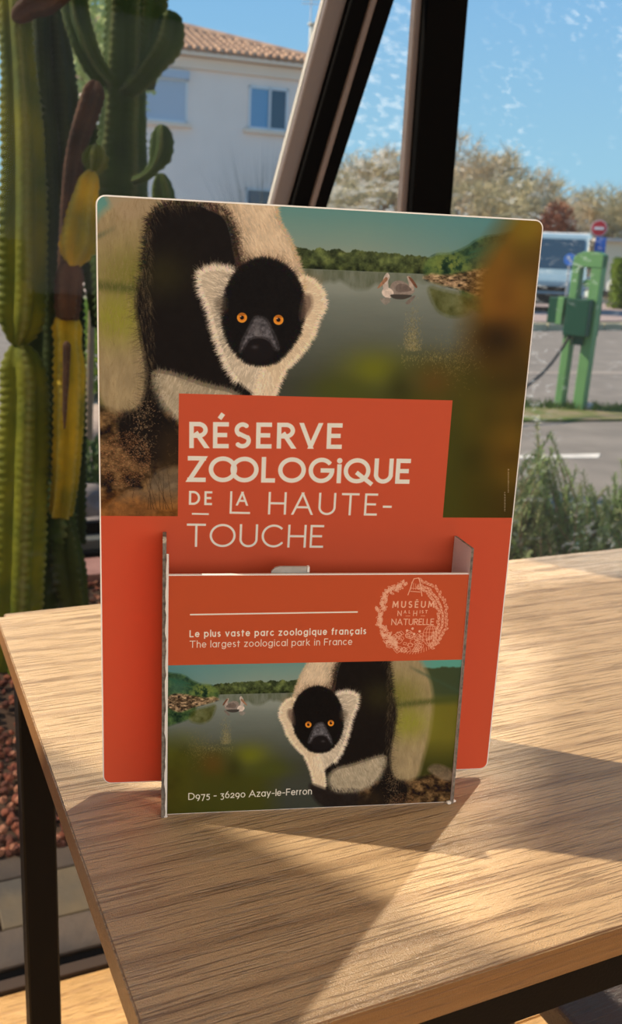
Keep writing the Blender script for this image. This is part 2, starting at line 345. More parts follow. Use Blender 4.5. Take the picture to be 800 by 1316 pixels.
    over(I, sp([(552, 371), (572, 374), (600, 382), (606, 402), (582, 408), (562, 398)], 5) * 0.8, col(82, 86, 40) + (n2[..., None] - .5) * 70)
    over(I, g((576, 340), (24, 12)) * 0.75 * np.clip((n2 - .40) * 8, 0, 1), col(132, 144, 66))
    # pelicans
    for P, c in (([(505, 364), (514, 361), (523, 364), (531, 371), (534, 375), (526, 380), (512, 380), (502, 375)], (138, 126, 116)), ([(492, 374), (497, 370), (504, 372), (507, 378), (501, 384), (493, 380)], (206, 192, 178)),
                 ([(494, 372), (493, 362), (495, 355), (499, 351), (502, 356), (500, 362), (500, 372)], (192, 180, 168)), ([(496, 357), (499, 360), (490, 369), (486, 370)], (150, 112, 86)), ([(524, 356), (528, 356), (530, 361), (533, 370), (532, 374), (528, 372), (526, 363)], (176, 160, 146)),
                 ([(526, 357), (530, 358), (537, 368), (535, 370)], (110, 74, 56)), ([(490, 384), (500, 383), (503, 387), (497, 392), (492, 389)], (136, 130, 120)), ([(522, 390), (530, 382), (535, 381), (527, 391)], (120, 110, 100)), ([(512, 366), (522, 366), (530, 373), (520, 376), (510, 374)], (110, 98, 90))):
        over(I, sp(P, .5, 1.0), col(*c) * (0.85 + 0.3 * n3[..., None]))
    over(I, sp([(504, 379), (530, 380), (520, 385), (507, 384)], .8), col(66, 62, 56))
    # foreground blur, right: ochre and brown
    oc = np.clip((X - 582 + 24 * (n1 - .5) - np.clip(300 - Y, 0, 60) * -0.9 + np.clip(Y - 470, 0, 80) * -0.2) / 46, 0, 1); oc = oc * np.clip((Y - 330 + (X - 600) * 1.6) / 70, 0, 1)
    occ = col(104, 76, 24) + g((648, 400), (30, 60))[..., None] * col(6, -2, 0) + g((676, 290), (26, 40))[..., None] * col(10, 18, 0)
    occ = occ * (1 - 0.55 * g((640, 440), (34, 28)))[..., None] * (1 - 0.5 * g((672, 520), (34, 40)))[..., None]
    occ = occ * (0.86 + 0.5 * (fbm(X, Y, 46, 2, 5) - .3))[..., None]
    if ochre: over(I, oc, occ)
    else: over(I, np.clip((Y - 415 + 12 * (n1 - .5)) / 60, 0, 1) * np.clip((X - 560) / 60, 0, 1) * .9, col(72, 76, 20) * (0.6 + .8 * n1[..., None]))
    lowr = np.clip((Y - 430 - (660 - X) * 0.10) / 70, 0, 1) * np.clip((X - 540) / 60, 0, 1)
    over(I, lowr * (1 if ochre else .35), col(84, 66, 18) * (0.62 + 0.8 * (fbm(X, Y, 52, 2, 11) - .2))[..., None])
    over(I, g((640, 585), (26, 40)) * (0.35 if ochre else 0), col(120, 78, 22)); over(I, g((655, 650), (60, 32)) * 0.6, col(50, 40, 14))
    # green blur at bottom centre
    gb = np.clip((Y - 468 - 14 * np.sin((X - 430) * 0.028) + 16 * (n1 - .5)) / 40, 0, 1) * np.clip((X - 405) / 60, 0, 1) * np.clip((660 - X) / 90, 0, 1)
    over(I, gb * 0.9, col(66, 68, 20)); over(I, g((482, 476), (44, 26)) * 0.95, col(104, 108, 28)); over(I, g((430, 500), (40, 20)) * 0.6, col(70, 76, 26)); over(I, g((548, 476), (34, 24)) * 0.6, col(72, 76, 26)); over(I, g((515, 500), (18, 24)) * 0.6, col(44, 46, 16)); over(I, g((560, 492), (28, 26)) * 0.7, col(92, 66, 26)); over(I, g((440, 508), (40, 14)) * 0.7, col(72, 78, 30))
    sd = []; r = random.Random(11)
    for _ in range(760):
        x = 531 + r.gauss(0, 5.5); y = 452 - abs(r.gauss(0, 22)); c = r.choice([(146, 134, 90), (112, 106, 60), (168, 156, 110)])
        sd.append((x, y, r.gauss(0, 1.5), -r.uniform(1, 3), *c, 0.6))
    for _ in range(420):
        x = 585 + r.gauss(0, 16); y = 462 + r.gauss(0, 16); sd.append((x, y, r.gauss(0, 2), -r.uniform(1, 3), *r.choice([(132, 118, 60), (150, 130, 70)]), 0.5))
    for _ in range(140): x = 516 + r.uniform(0, 60); sd.append((x, 462 + r.gauss(0, 5), r.gauss(0, 1), -2, 160, 146, 88, 0.55))
    strokes(I, sd, to, 4)
    # --- the lemur
    rp = sp(RUMP, 9)
    rc = col(154, 138, 104) * (0.86 + 0.28 * fbm(X * 1.6, Y * 0.5, 14))[..., None]
    over(I, rp, rc)
    # out-of-focus leaves in front of the rump
    over(I, g((170, 352), (52, 40)) * 0.85 * (X < 240), col(110, 110, 44)); over(I, g((150, 408), (44, 34)) * 0.95, col(134, 136, 48)); over(I, g((205, 340), (18, 60)) * 0.6, col(84, 82, 30))
    over(I, np.exp(-((Y - 366 - 0.10 * (X - 130)) / 7) ** 2) * np.clip((215 - X) / 40, 0, 1) * 0.75, col(70, 78, 34))
    over(I, np.exp(-((Y - 300 - 0.5 * (130 - X)) / 4) ** 2) * np.clip((150 - X) / 20, 0, 1) * 0.5, col(60, 80, 60))
    body = sp(BODY, 5); blk = (col(22, 18, 16) + (n2[..., None] - .5) * 6)
    # ground: rocks and dry plants
    gy = np.clip((Y - (522 + 12 * (n1 - .5) - np.clip(150 - X, 0, 80) * 0.30)) / 12, 0, 1) * np.clip((262 - X + 10 * n1) / 16, 0, 1)
    gr = np.clip(col(62, 46, 28) + (fbm(X, Y * 1.3, 12, 5, 7) - .42)[..., None] * col(230, 190, 130), 22, 150)
    over(I, gy, gr)
    over(I, body, blk)
    over(I, g((210, 352), (34, 30)) * 0.30, col(86, 84, 34))
    gy2 = np.clip((Y - 590) / 14, 0, 1) * (X < 262); over(I, gy2, gr)
    for P in ([(188, 640), (196, 612), (216, 600), (240, 602), (256, 620), (256, 648), (200, 652)], [(134, 660), (150, 640), (176, 628), (196, 640), (200, 662)], [(52, 520), (70, 500), (96, 494), (110, 506), (92, 520), (66, 530)]):
        over(I, sp(P, 4) * 0.85, col(112, 98, 78) * (0.7 + 0.6 * n2[..., None]))
    over(I, np.clip((Y - 632 + 10 * n2) / 22, 0, 1) * (X < 262) * 0.62, col(140, 84, 30) * (0.7 + .6 * n2[..., None])); over(I, g((222, 580), (16, 22)) * 0.5, col(128, 92, 34))
    # white parts
    wl = sp(LEG, 5); over(I, wl, col(158, 146, 122) * (0.8 + 0.4 * n2[..., None]))
    over(I, g((240, 575), (60, 22)) * 0.9 * (X < 330) * (Y > 545), col(36, 28, 22))
    nz_ = sp(NAPE, 6); over(I, nz_, col(210, 190, 160) * (0.86 + 0.28 * fbm(X * 1.5, Y, 12))[..., None] - g((306, 320), (14, 30))[..., None] * col(70, 60, 50) - g((340, 335), (44, 12))[..., None] * col(30, 34, 34) - g((385, 362), (10, 22))[..., None] * col(60, 60, 48))
    dB = sdist(X, Y, smooth_poly(BODY), 30); over(I, nz_ * np.exp(-np.clip(-dB, 0, 40) / 8.0) * (X < 372) * .75, col(74, 52, 38))
    over(I, sp([(140, 240), (262, 246), (300, 250), (296, 266), (262, 260), (225, 256), (196, 268), (160, 280)], 6) * 0.9, col(160, 142, 112))
    over(I, sp([(352, 500), (346, 540), (330, 575), (300, 585), (262, 570), (258, 548), (300, 545), (322, 530)], 6), col(30, 24, 20) + n2[..., None] * 14)
    over(I, sp(EARL, 3), col(188, 174, 150) - g((288, 395), (10, 30))[..., None] * col(70, 62, 48) - g((292, 430), (16, 30))[..., None] * col(30, 24, 18))
    over(I, sp(EARR, 3), col(212, 192, 160) - g((404, 470), (60, 40))[..., None] * col(10, 10, 10))
    fs = FUR; strokes(I, fs, to, max(8, int(12 * k)), 0.9)
    over(I, sp([(356, 536), (350, 562), (330, 582), (295, 586), (258, 572), (262, 558), (296, 556), (325, 545)], 6), col(28, 22, 19) + n2[..., None] * 14)
    face = sp(FACE, 3.5); over(I, face, col(17, 14, 13) + (n3[..., None] - .5) * 10)
    strokes(I, FUR_FACE, to, max(8, int(12 * k)), 0.9)
    over(I, sp([(392, 380), (400, 380), (402, 392), (396, 404), (387, 412), (387, 396)], 4) * 0.75, col(98, 80, 68)); over(I, sp([(276, 388), (290, 380), (292, 396), (284, 404)], 4) * 0.5, col(90, 80, 66))
    mz = sp([(328, 408), (342, 410), (350, 424), (357, 440), (358, 450), (348, 446), (334, 436), (318, 446), (309, 452), (312, 438), (319, 424)], 4)
    over(I, mz * 0.85, col(96, 94, 98) * (0.5 + 1.0 * n3[..., None])); over(I, g((331, 425), (4, 12)) * 0.6, col(120, 118, 120))
    over(I, sp([(317, 442), (326, 434), (342, 435), (351, 444), (352, 457), (342, 464), (322, 464), (313, 455)], 3), col(24, 20, 20)); over(I, g((328, 446), (4, 2.4)) * 0.5, col(90, 88, 92))
    for ex, ey in ((311.5, 408.0), (358.5, 411.0)):
        d = np.hypot(X - ex, Y - ey); over(I, np.clip(8.6 - d, 0, 1), col(18, 14, 12)); over(I, np.clip((6.9 - d) / 0.8, 0, 1), col(214, 128, 40) + np.clip(d[..., None] - 3.4, 0, 3) * col(8, 10, 4) - (Y[..., None] < ey - 3) * col(50, 40, 14))
        over(I, np.clip((2.9 - d) / 0.7, 0, 1), col(22, 14, 10)); over(I, np.clip((1.0 - np.hypot(X - ex + 1.6, Y - ey + 1.6)) / 0.5, 0, 1) * 0.8, col(236, 220, 200))
    # dry flower heads in front
    fl = []; r = random.Random(21)
    for _ in range(1500):
        a = r.uniform(0, 6.28); q = r.random() ** .6 * 34; x = 160 + q * math.cos(a); y = 590 + q * math.sin(a) * 1.05
        fl.append((x, y, r.gauss(0, 2), r.gauss(0, 2), *r.choice([(150, 104, 66), (110, 74, 44), (176, 132, 92), (84, 56, 34)]), 0.55))
    for _ in range(260):
        y = r.uniform(516, 585); x = 180 + (y - 585) * -0.10 + r.gauss(0, 9); fl.append((x, y, r.gauss(0, 2), -r.uniform(1, 3), *r.choice([(176, 150, 112), (140, 110, 76)]), 0.6))
    for _ in range(900):
        x = r.uniform(20, 232); y = r.uniform(540, 668); fl.append((x, y, r.gauss(0, 3), r.gauss(0, 3), *r.choice([(120, 84, 48), (54, 38, 22), (150, 116, 76)]), 0.35))
    strokes(I, fl, to, 4, 0.9)
    st = [(190 + i * 4, 655, r.gauss(-8, 10), -r.uniform(40, 75), 52, 36, 22, 0.6) for i in range(9)] + [(170, 640, 14, -62, 70, 50, 32, .6)]
    strokes(I, st, to, int(90 * k))
    return np.clip(I, 0, 255)

# ---- single-line lettering
CAP = {
 'R': (.60, [('L', 0, 0, 0, 1), ('L', 0, 1, .5, 1), ('A', .5, .735, .5, .265, -90, 90), ('L', 0, .47, .5, .47), ('L', .48, .47, 1, 0)]),
 'E': (.52, [('L', 0, 0, 0, 1), ('L', 0, 1, 1, 1), ('L', 0, .51, .86, .51), ('L', 0, 0, 1, 0)]),
 'S': (.56, [('A', .5, .745, .46, .255, 40, 235), ('Q', .14, .60, .5, .50, .88, .40), ('A', .5, .26, .5, .26, -145, 35)]),
 'V': (.74, [('L', 0, 1, .5, 0), ('L', 1, 1, .5, 0)]),
 'Z': (.62, [('L', .02, 1, 1, 1), ('L', 1, 1, 0, 0), ('L', 0, 0, 1, 0)]),
 'O': (.96, [('A', .5, .5, .5, .5, 0, 360)]),
 'L': (.48, [('L', 0, 0, 0, 1), ('L', 0, 0, 1, 0)]),
 'G': (.90, [('A', .5, .5, .5, .5, 38, 360), ('L', .56, .5, 1, .5)]),
 'i': (.14, [('L', .5, 0, .5, .70), ('D', .5, .97)]),
 'Q': (.98, [('A', .48, .5, .48, .5, 0, 360), ('L', .60, .30, 1, -.03)]),
 'U': (.68, [('L', 0, 1, 0, .34), ('A', .5, .34, .5, .34, 180, 360), ('L', 1, .34, 1, 1)]),
 'D': (.74, [('L', 0, 0, 0, 1), ('L', 0, 1, .36, 1), ('A', .36, .5, .64, .5, -90, 90), ('L', 0, 0, .36, 0)]),
 'A': (.82, [('L', 0, 0, .5, 1), ('L', 1, 0, .5, 1), ('L', .20, .32, .80, .32)]),
 'H': (.70, [('L', 0, 0, 0, 1), ('L', 1, 0, 1, 1), ('L', 0, .5, 1, .5)]),
 'T': (.70, [('L', 0, 1, 1, 1), ('L', .5, 0, .5, 1)]),
 'C': (.84, [('A', .55, .5, .55, .5, 42, 318)]),
 'M': (.86, [('L', 0, 0, .1, 1), ('L', .1, 1, .5, .3), ('L', .5, .3, .9, 1), ('L', .9, 1, 1, 0)]),
 'N': (.74, [('L', 0, 0, 0, 1), ('L', 0, 1, 1, 0), ('L', 1, 0, 1, 1)]),
 'F': (.50, [('L', 0, 0, 0, 1), ('L', 0, 1, 1, 1), ('L', 0, .5, .86, .5)]),
 'I': (.10, [('L', .5, 0, .5, 1)]),
 '-': (.36, [('L', 0, .40, 1, .40)]),
 ' ': (.22, []),
}
X_ = .70
CAP.update({
 'e': (.52, [('A', .5, X_ / 2, .5, X_ / 2, 0, 318), ('L', 0, .36, 1, .36)]),
 'l': (.08, [('L', .5, 0, .5, 1.04)]), 'k': (.46, [('L', 0, 0, 0, 1.04), ('L', .9, X_, 0, .30), ('L', .25, .42, 1, 0)]),
 'h': (.46, [('L', 0, 0, 0, 1.04), ('A', .5, .42, .5, .28, 0, 180), ('L', 1, 0, 1, .42)]),
 'n': (.46, [('L', 0, 0, 0, X_), ('A', .5, .42, .5, .28, 0, 180), ('L', 1, 0, 1, .42)]),
 'u': (.46, [('L', 0, X_, 0, .28), ('A', .5, .28, .5, .28, 180, 360), ('L', 1, 0, 1, X_)]),
 'p': (.54, [('L', 0, -.30, 0, X_), ('A', .5, X_ / 2, .5, X_ / 2, 0, 360)]),
 'q': (.54, [('L', 1, -.30, 1, X_), ('A', .5, X_ / 2, .5, X_ / 2, 0, 360)]),
 'a': (.54, [('L', 1, 0, 1, X_), ('A', .5, X_ / 2, .5, X_ / 2, 0, 360)]),
 'g': (.54, [('L', 1, .0, 1, X_), ('A', .5, X_ / 2, .5, X_ / 2, 0, 360), ('A', .5, -.02, .5, .28, 200, 360)]),
 'o': (.56, [('A', .5, X_ / 2, .5, X_ / 2, 0, 360)]), 'c': (.48, [('A', .55, X_ / 2, .55, X_ / 2, 45, 315)]),
 'ç': (.48, [('A', .55, X_ / 2, .55, X_ / 2, 45, 315), ('L', .55, 0, .6, -.16), ('L', .6, -.16, .4, -.24)]),
 's': (.38, [('A', .5, .53, .46, .17, 40, 235), ('Q', .14, .43, .5, .35, .88, .27), ('A', .5, .175, .5, .175, -145, 35)]),
 'v': (.50, [('L', 0, X_, .5, 0), ('L', 1, X_, .5, 0)]), 'y': (.50, [('L', 0, X_, .5, 0), ('L', 1, X_, .25, -.30)]),
 't': (.34, [('L', .4, 0, .4, .92), ('L', 0, X_, 1, X_)]), 'r': (.28, [('L', 0, 0, 0, X_), ('A', .9, .36, .9, .34, 85, 175)]),
 'z': (.44, [('L', 0, X_, 1, X_), ('L', 1, X_, 0, 0), ('L', 0, 0, 1, 0)]), 'f': (.32, [('L', .35, 0, .35, .82), ('A', 1, .80, .65, .24, 95, 180), ('L', 0, X_, 1, X_)]),
 '9': (.52, [('A', .5, .40, .5, .30, 0, 360), ('Q', 1, .40, .98, 0, .5, -.24)]), '7': (.50, [('L', 0, X_, 1, X_), ('L', 1, X_, .35, -.26)]),
 '5': (.46, [('L', .2, X_, .95, X_), ('L', .2, X_, .12, .38), ('A', .45, .12, .5, .30, -140, 118)]), '3': (.46, [('L', .05, X_, .95, X_), ('L', .95, X_, .42, .36), ('A', .45, .06, .5, .30, -140, 100)]),
 '6': (.52, [('A', .5, .32, .5, .32, 0, 360), ('Q', 0, .32, .1, .75, .7, 1.02)]), '2': (.48, [('A', .5, .46, .46, .26, -10, 165), ('L', .93, .38, 0, 0), ('L', 0, 0, 1, 0)]),
 '0': (.56, [('A', .5, X_ / 2, .5, X_ / 2, 0, 360)]), 'j': (.1, []),
})
class Ink:
    def __init__(s, h, w): s.m = np.zeros((h, w))
    def seg(s, x1, y1, x2, y2, t, sq=0.0, clip=None):
        """thick line; sq: cap extension; clip=(o, up, cap): keep 0..cap along up"""
        pad = t + sq + 2; a = max(0, int(min(x1, x2) - pad)); b = min(s.m.shape[1], int(max(x1, x2) + pad) + 1); c = max(0, int(min(y1, y2) - pad)); d = min(s.m.shape[0], int(max(y1, y2) + pad) + 1)
        if b <= a or d <= c: return
        yy, xx = np.mgrid[c:d, a:b]; L = math.hypot(x2 - x1, y2 - y1) + 1e-6; ux, uy = (x2 - x1) / L, (y2 - y1) / L
        al = (xx - x1) * ux + (yy - y1) * uy; ac = np.abs(-(xx - x1) * uy + (yy - y1) * ux)
        cov = np.clip(t / 2 - ac + .5, 0, 1) * np.clip(al + sq + .5, 0, 1) * np.clip(L + sq - al + .5, 0, 1)
        if clip:
            o, up, h = clip; v = (xx - o[0]) * up[0] + (yy - o[1]) * up[1]; cov = cov * np.clip(v + .5, 0, 1) * np.clip(h - v + .5, 0, 1)
        s.m[c:d, a:b] = np.maximum(s.m[c:d, a:b], cov)
    def dot(s, x, y, r):
        a = max(0, int(x - r - 2)); b = int(x + r + 3); c = max(0, int(y - r - 2)); d = int(y + r + 3)
        yy, xx = np.mgrid[c:min(d, s.m.shape[0]), a:min(b, s.m.shape[1])]
        if xx.size: s.m[c:c + xx.shape[0], a:a + xx.shape[1]] = np.maximum(s.m[c:c + xx.shape[0], a:a + xx.shape[1]], np.clip(r - np.hypot(xx - x, yy - y) + .5, 0, 1))
    def line(s, pts, t):
        for (a, b), (c, d) in zip(pts, pts[1:]): s.seg(a, b, c, d, t); s.dot(c, d, t / 2)
    def glyph(s, ch, o, rt, up, h, t, wk=1.0):
        w, st = CAP[ch]; w = w * h * wk
        P = lambda X, Y: (o[0] + rt[0] * (t / 2 + X * max(w - t, 0)) + up[0] * (t / 2 + Y * (h - t)), o[1] + rt[1] * (t / 2 + X * max(w - t, 0)) + up[1] * (t / 2 + Y * (h - t)))
        for q in st:
            if q[0] == 'L':
                a = P(q[1], q[2]); b = P(q[3], q[4]); diag = abs(q[1] - q[3]) > .05 and abs(q[2] - q[4]) > .05
                s.seg(*a, *b, t, t if diag and ch.isupper() else t / 2, (o, up, h) if (diag and ch.isupper() and ch != 'Q') else None)
            elif q[0] == 'A':
                _, cx, cy, rx, ry, a0, a1 = q; n = max(6, int(abs(a1 - a0) / 9)); pts = [P(cx + rx * math.cos(R(a0 + (a1 - a0) * i / n)), cy + ry * math.sin(R(a0 + (a1 - a0) * i / n))) for i in range(n + 1)]; s.line(pts, t)
            elif q[0] == 'Q':
                _, x0, y0, x1, y1, x2, y2 = q; pts = [P((1 - u) ** 2 * x0 + 2 * u * (1 - u) * x1 + u * u * x2, (1 - u) ** 2 * y0 + 2 * u * (1 - u) * y1 + u * u * y2) for u in [i / 8 for i in range(9)]]; s.line(pts, t)
            elif q[0] == 'D': s.dot(*P(q[1], q[2]), t * .62)
        return w
    def text(s, txt, p0, p1, h, t, kern={}, wk=1.0):
        """from texel p0 to texel p1 along the base line, cap height h"""
        L = math.hypot(p1[0] - p0[0], p1[1] - p0[1]); rt = ((p1[0] - p0[0]) / L, (p1[1] - p0[1]) / L); up = (rt[1], -rt[0])
        base = {'É': 'E', 'Ê': 'E'}; ws = [CAP[base.get(c, c)][0] * h * wk for c in txt]; ks = [kern.get(i, 0) * h for i in range(len(txt))]
        tr = (L - sum(ws) - sum(ks)) / max(1, len(txt) - 1); x = 0
        for i, c in enumerate(txt):
            x += ks[i]; o = (p0[0] + rt[0] * x, p0[1] + rt[1] * x); s.glyph(base.get(c, c), o, rt, up, h, t, wk)
            if c in 'ÉÊ':
                q = lambda X, Y: (o[0] + rt[0] * X * h + up[0] * Y * h, o[1] + rt[1] * X * h + up[1] * Y * h)
                if c == 'É': s.seg(*q(.24, 1.12), *q(.38, 1.32), t)
                else: s.seg(*q(.12, 1.18), *q(.42, 1.18), t * .8)
            x += ws[i] + tr
WHITE = col(246, 228, 210)
def print_back():
    S = 4; w, h = int(212.8 * S), int(297 * S)
    H = homog([(122, 248), (701, 284), (133, 1008), (627, 988)], [(0, 0), (w, 0), (0, h), (w, h)]); Hi = np.linalg.inv(H)
    to = lambda x, y: hap(H, np.asarray(x, float), np.asarray(y, float))
    RED = col(194, 82, 54); I = np.zeros((h, w, 3)); I[:] = RED
    yb = int(to(180, 664)[1]); V, U = np.mgrid[0:yb, 0:w]; X, Y = hap(Hi, U.astype(float), V.astype(float))
    I[:yb] = picture(X, Y, to, 1.45, .05)
    x0, y0 = to(231, 506); x1, _ = to(582, 518); x1b, _ = to(571, 664); I[int(y0):yb, int(x0):int((x1 + x1b) / 2)] = RED
    K = Ink(h, w)
    def T_(txt, a, b, hp, tp, **kw):
        p, q = to(*a), to(*b); k = math.dist(p, to(a[0], a[1] - hp)); K.text(txt, p, q, k, k * tp / hp, **kw); return k
    T_('RÉSERVE', (243.5, 576), (440, 577.5), 34, 5.8, wk=1.15)
    T_('ZOOLOGiQUE', (241, 619.5), (527, 622.5), 33.5, 5.8, kern={2: -.36}, wk=1.12)
    T_('DE', (243, 649), (273, 649.5), 18, 2.9, wk=1.05); K.seg(*to(247, 660.5), *to(269, 661), 2.6 * 1.4)
    T_('L', (295.5, 660.5), (322, 661), 29, 2.7, wk=1.85); T_('A', (304, 650), (326, 650.5), 18, 2.7)
    T_('HAUTE-', (345, 661.5), (503.5, 663.5), 29, 2.9, wk=1.12)
    T_('TOUCHE', (240, 703), (416, 704.5), 30, 2.9, wk=1.12)
    r = random.Random(2)
    for cx, a, b in ((655, 604, 634), (650.5, 634, 658)):          # photo credit, too small to read
        y = a
        while y < b: p = to(cx - 1, y); K.seg(p[0] - 1.2, p[1], p[0] + r.uniform(.4, 1.6), p[1] + r.uniform(-.8, .8), .9); y += 2.1
    over(I, K.m, WHITE); return I
def print_front():
    S = 6; w, h = int(151.8 * S), int(128 * S)
    H = homog([(217, 738), (607, 738), (211, 1047), (582, 1031)], [(0, 0), (w, 0), (0, h), (w, h)]); Hi = np.linalg.inv(H)
    to = lambda x, y: hap(H, np.asarray(x, float), np.asarray(y, float))
    RED = col(186, 80, 46); I = np.zeros((h, w, 3)); I[:] = RED
    k = .617; tp = lambda x, y: to(426 - k * (np.asarray(x, float) - 311), 929 + k * (np.asarray(y, float) - 409))
    yt = int(to(400, 851)[1]); V, U = np.mgrid[yt:h, 0:w]; X, Y = hap(Hi, U.astype(float), V.astype(float))
    I[yt:] = picture(311 + (426 - X) / k, 409 + (Y - 929) / k, lambda x, y: (tp(x, y)[0], tp(x, y)[1] - yt), 1.5, .02, False)
    K = Ink(h, w); K2 = Ink(h, w)
    def T_(txt, a, b, hp, tpx, kk=K, **kw):
        p, q = to(*a), to(*b); q_ = math.dist(p, to(a[0], a[1] - hp)); kk.text(txt, p, q, q_, q_ * tpx / hp, **kw)
    K.seg(*to(245.5, 788.5), *to(461, 786), 4.4)
    T_('Le plus vaste parc zoologique français', (244.5, 817.5), (471.5, 814.5), 9.0, 1.45, wk=1.16)
    T_('The largest zoological park in France', (244.5, 831), (453.5, 828), 9.0, .95, wk=1.14)
    T_('D975 - 36290 Azay-le-Ferron', (240.5, 1027.5), (400.5, 1020.5), 9.0, 1.1, wk=1.12)
    # museum roundel
    T_('MUSÊUM', (505, 781), (558.5, 781), 8.6, 1.45, K2, wk=1.05); T_('N', (511.5, 791.5), (518, 791.5), 7, .95, K2); T_('AL', (519.5, 788.2), (528, 788.2), 4.2, .8, K2); T_('H', (531.5, 791.5), (537.5, 791.5), 7, .95, K2); T_('IST', (540, 788.2), (550, 788.2), 4.2, .8, K2)
    K2.seg(*to(522, 791.4), *to(528, 791.4), 1.3); K2.seg(*to(541.5, 791.4), *to(547, 791.4), 1.3); T_('NATURELLE', (503.5, 803), (558, 803), 8.2, 1.1, K2, wk=1.05)
    r = random.Random(8); cx, cy = 530.0, 792.0
    def curve(pts, t=1.3): t *= 1.25; K2.line([tuple(float(v) for v in to(*p)) for p in pts], t)
    def leaf(x, y, a, l, wd):
        c, s = math.cos(a), math.sin(a); P = lambda u, v: (x + c * u - s * v, y + s * u + c * v)
        for sg in (1, -1): curve([P(l * t, sg * wd * math.sin(math.pi * t)) for t in (0, .2, .4, .6, .8, 1)], 1.1)
        curve([P(0, 0), P(l, 0)], 1.0)
    for i in range(26):                                             # right: ears and leaves
        a = R(-72 + i * 5.2); 
        for rr in (35.5, 39.5, 43.5):
            q = r.uniform(-1, 1); leaf(cx + (rr + q) * math.cos(a), cy + (rr + q) * 1.07 * math.sin(a), a - R(90) + r.uniform(-.4, .4) + (.5 if rr > 40 else -.3), r.uniform(5, 7), 1.4)
    for i in range(52):                                             # left: flower heads and curls
        a = R(256 - i * 2.7); rr = r.uniform(36, 44); x, y = cx + rr * math.cos(a), cy + rr * 1.07 * math.sin(a); s_ = r.uniform(2, 3.6)
        curve([(x + s_ * (1 - t / 9) * math.cos(t + a), y + s_ * (1 - t / 9) * math.sin(t + a)) for t in [j * .7 for j in range(12)]], 1.1)
        leaf(x, y, r.uniform(0, 6.28), 4.5, 1.4); leaf(x, y, r.uniform(0, 6.28), 5, 1.3)
    curve([(525, 765), (528, 757), (531, 748), (533, 744), (539, 743), (541, 750), (542, 758), (543, 766)], 2.0); curve([(528, 760), (541, 761)], 1.6); curve([(529, 756), (540, 757)], 1.2)
    for j in range(4): curve([(530 + j * 2.6, 748 + j), (529 + j * 3, 758)], .9)
    gx, gy_ = 555.0, 817.0
    for sx in (1, .62, .25, -.25, -.62, -1):
        curve([(gx + 11 * sx * math.cos(R(t)), gy_ + 13.5 * math.sin(R(t))) for t in range(-90, 91, 15)], 1.1)
    for yy in (-9, -4.5, 0, 4.5, 9): w_ = 11 * math.sqrt(1 - (yy / 13.5) ** 2); curve([(gx - w_, gy_ + yy), (gx + w_, gy_ + yy)], 1.0)
    for i in range(54):                                             # rocks, shells along the bottom
        x = r.uniform(491, 543); y = 812 + r.uniform(0, 24); 
        if math.hypot((x - cx), (y - cy) / 1.07) > 45: continue
        n = r.choice([4, 5, 6]); s_ = r.uniform(2.5, 5.5); a0 = r.uniform(0, 6); curve([(x + s_ * math.cos(a0 + j * 6.283 / n), y + .75 * s_ * math.sin(a0 + j * 6.283 / n)) for j in range(n + 1)], 1.1)
    for i in range(26): a = R(150 - i * 4.6); curve([(cx + 40 * math.cos(a), cy + 44 * math.sin(a)), (cx + 46 * math.cos(a + .06), cy + 48 * math.sin(a + .06))], 1.1)
    for x, y in ((524, 810), (531, 807.5), (533, 814.5), (540, 811)): K2.dot(*to(x, y), 4)
    over(I, K.m, WHITE); over(I, K2.m * .92, col(238, 186, 156)); return I
def to_image(name, I, gain):
    s = I / 255.0; L = np.where(s <= .04045, s / 12.92, ((s + .055) / 1.055) ** 2.4) * np.array(gain); L = np.clip(L, 0, .92)
    s = np.where(L <= .0031308, L * 12.92, 1.055 * L ** (1 / 2.4) - .055); h, w = s.shape[:2]
    im = bpy.data.images.new(name, w, h); px_ = np.ones((h, w, 4), np.float32); px_[..., :3] = s[::-1]; im.pixels.foreach_set(px_.ravel()); im.update(); im.pack(); return im
def print_mat(name, im):
    m = bpy.data.materials.new(name); m.use_nodes = True; nt = m.node_tree; b = nt.nodes['Principled BSDF']; t = nt.nodes.new('ShaderNodeTexImage'); t.image = im; t.extension = 'EXTEND'
    nt.links.new(t.outputs[0], b.inputs['Base Color']); b.inputs['Roughness'].default_value = .5; b.inputs['Specular IOR Level'].default_value = .07; return m
# ------------------------------------------------------------------ setting: floor, threshold, slabs, ground
flo = empty('floor', (0, 0, 0), kind='structure')
bm = newbm(); abox(bm, -2.7, 3.5, -3.3, 1.165, -0.06, -0.014); obj('subfloor', bm, M_BLACK, flo)
rp_ = random.Random(4); b = -3.2
while b < 1.16:
    b1 = min(b + 0.176, 1.165); a = -2.6 - rp_.uniform(0, 1.2)
    while a < 3.4:
        a1 = a + rp_.uniform(1.2, 1.9); aa, bb_ = max(a, -2.6), min(a1, 3.4)
        if bb_ - aa > 0.02:
            bm = newbm(); L_ = bb_ - aa - 0.003; W_ = b1 - b - 0.003
            box(bm, (0, 0, -0.014), Vector((L_, 0, 0)), Vector((0, W_, 0)), Vector((0, 0, 0.014))); bevel(bm, 0.0012, 1)
            o = obj('plank', bm, M_FLOOR, flo, world=False); P = AB(aa, b + 0.0015); o.location = P; o.rotation_euler = (0, 0, TH)
        a = a1
    b = b1
M_TRACK = mat('brown_threshold_metal', (0.05, 0.03, 0.018), 0.6, 0.3, bump=0.05, bscale=300)
th = empty('trim_1', AB(1.0, 1.19), TH, kind='structure')
bm = newbm(); abox(bm, -1.6, 3.2, 1.166, 1.188, -0.03, 0.006); bevel(bm, 0.002); obj('threshold_rail', bm, M_TRACK, th)
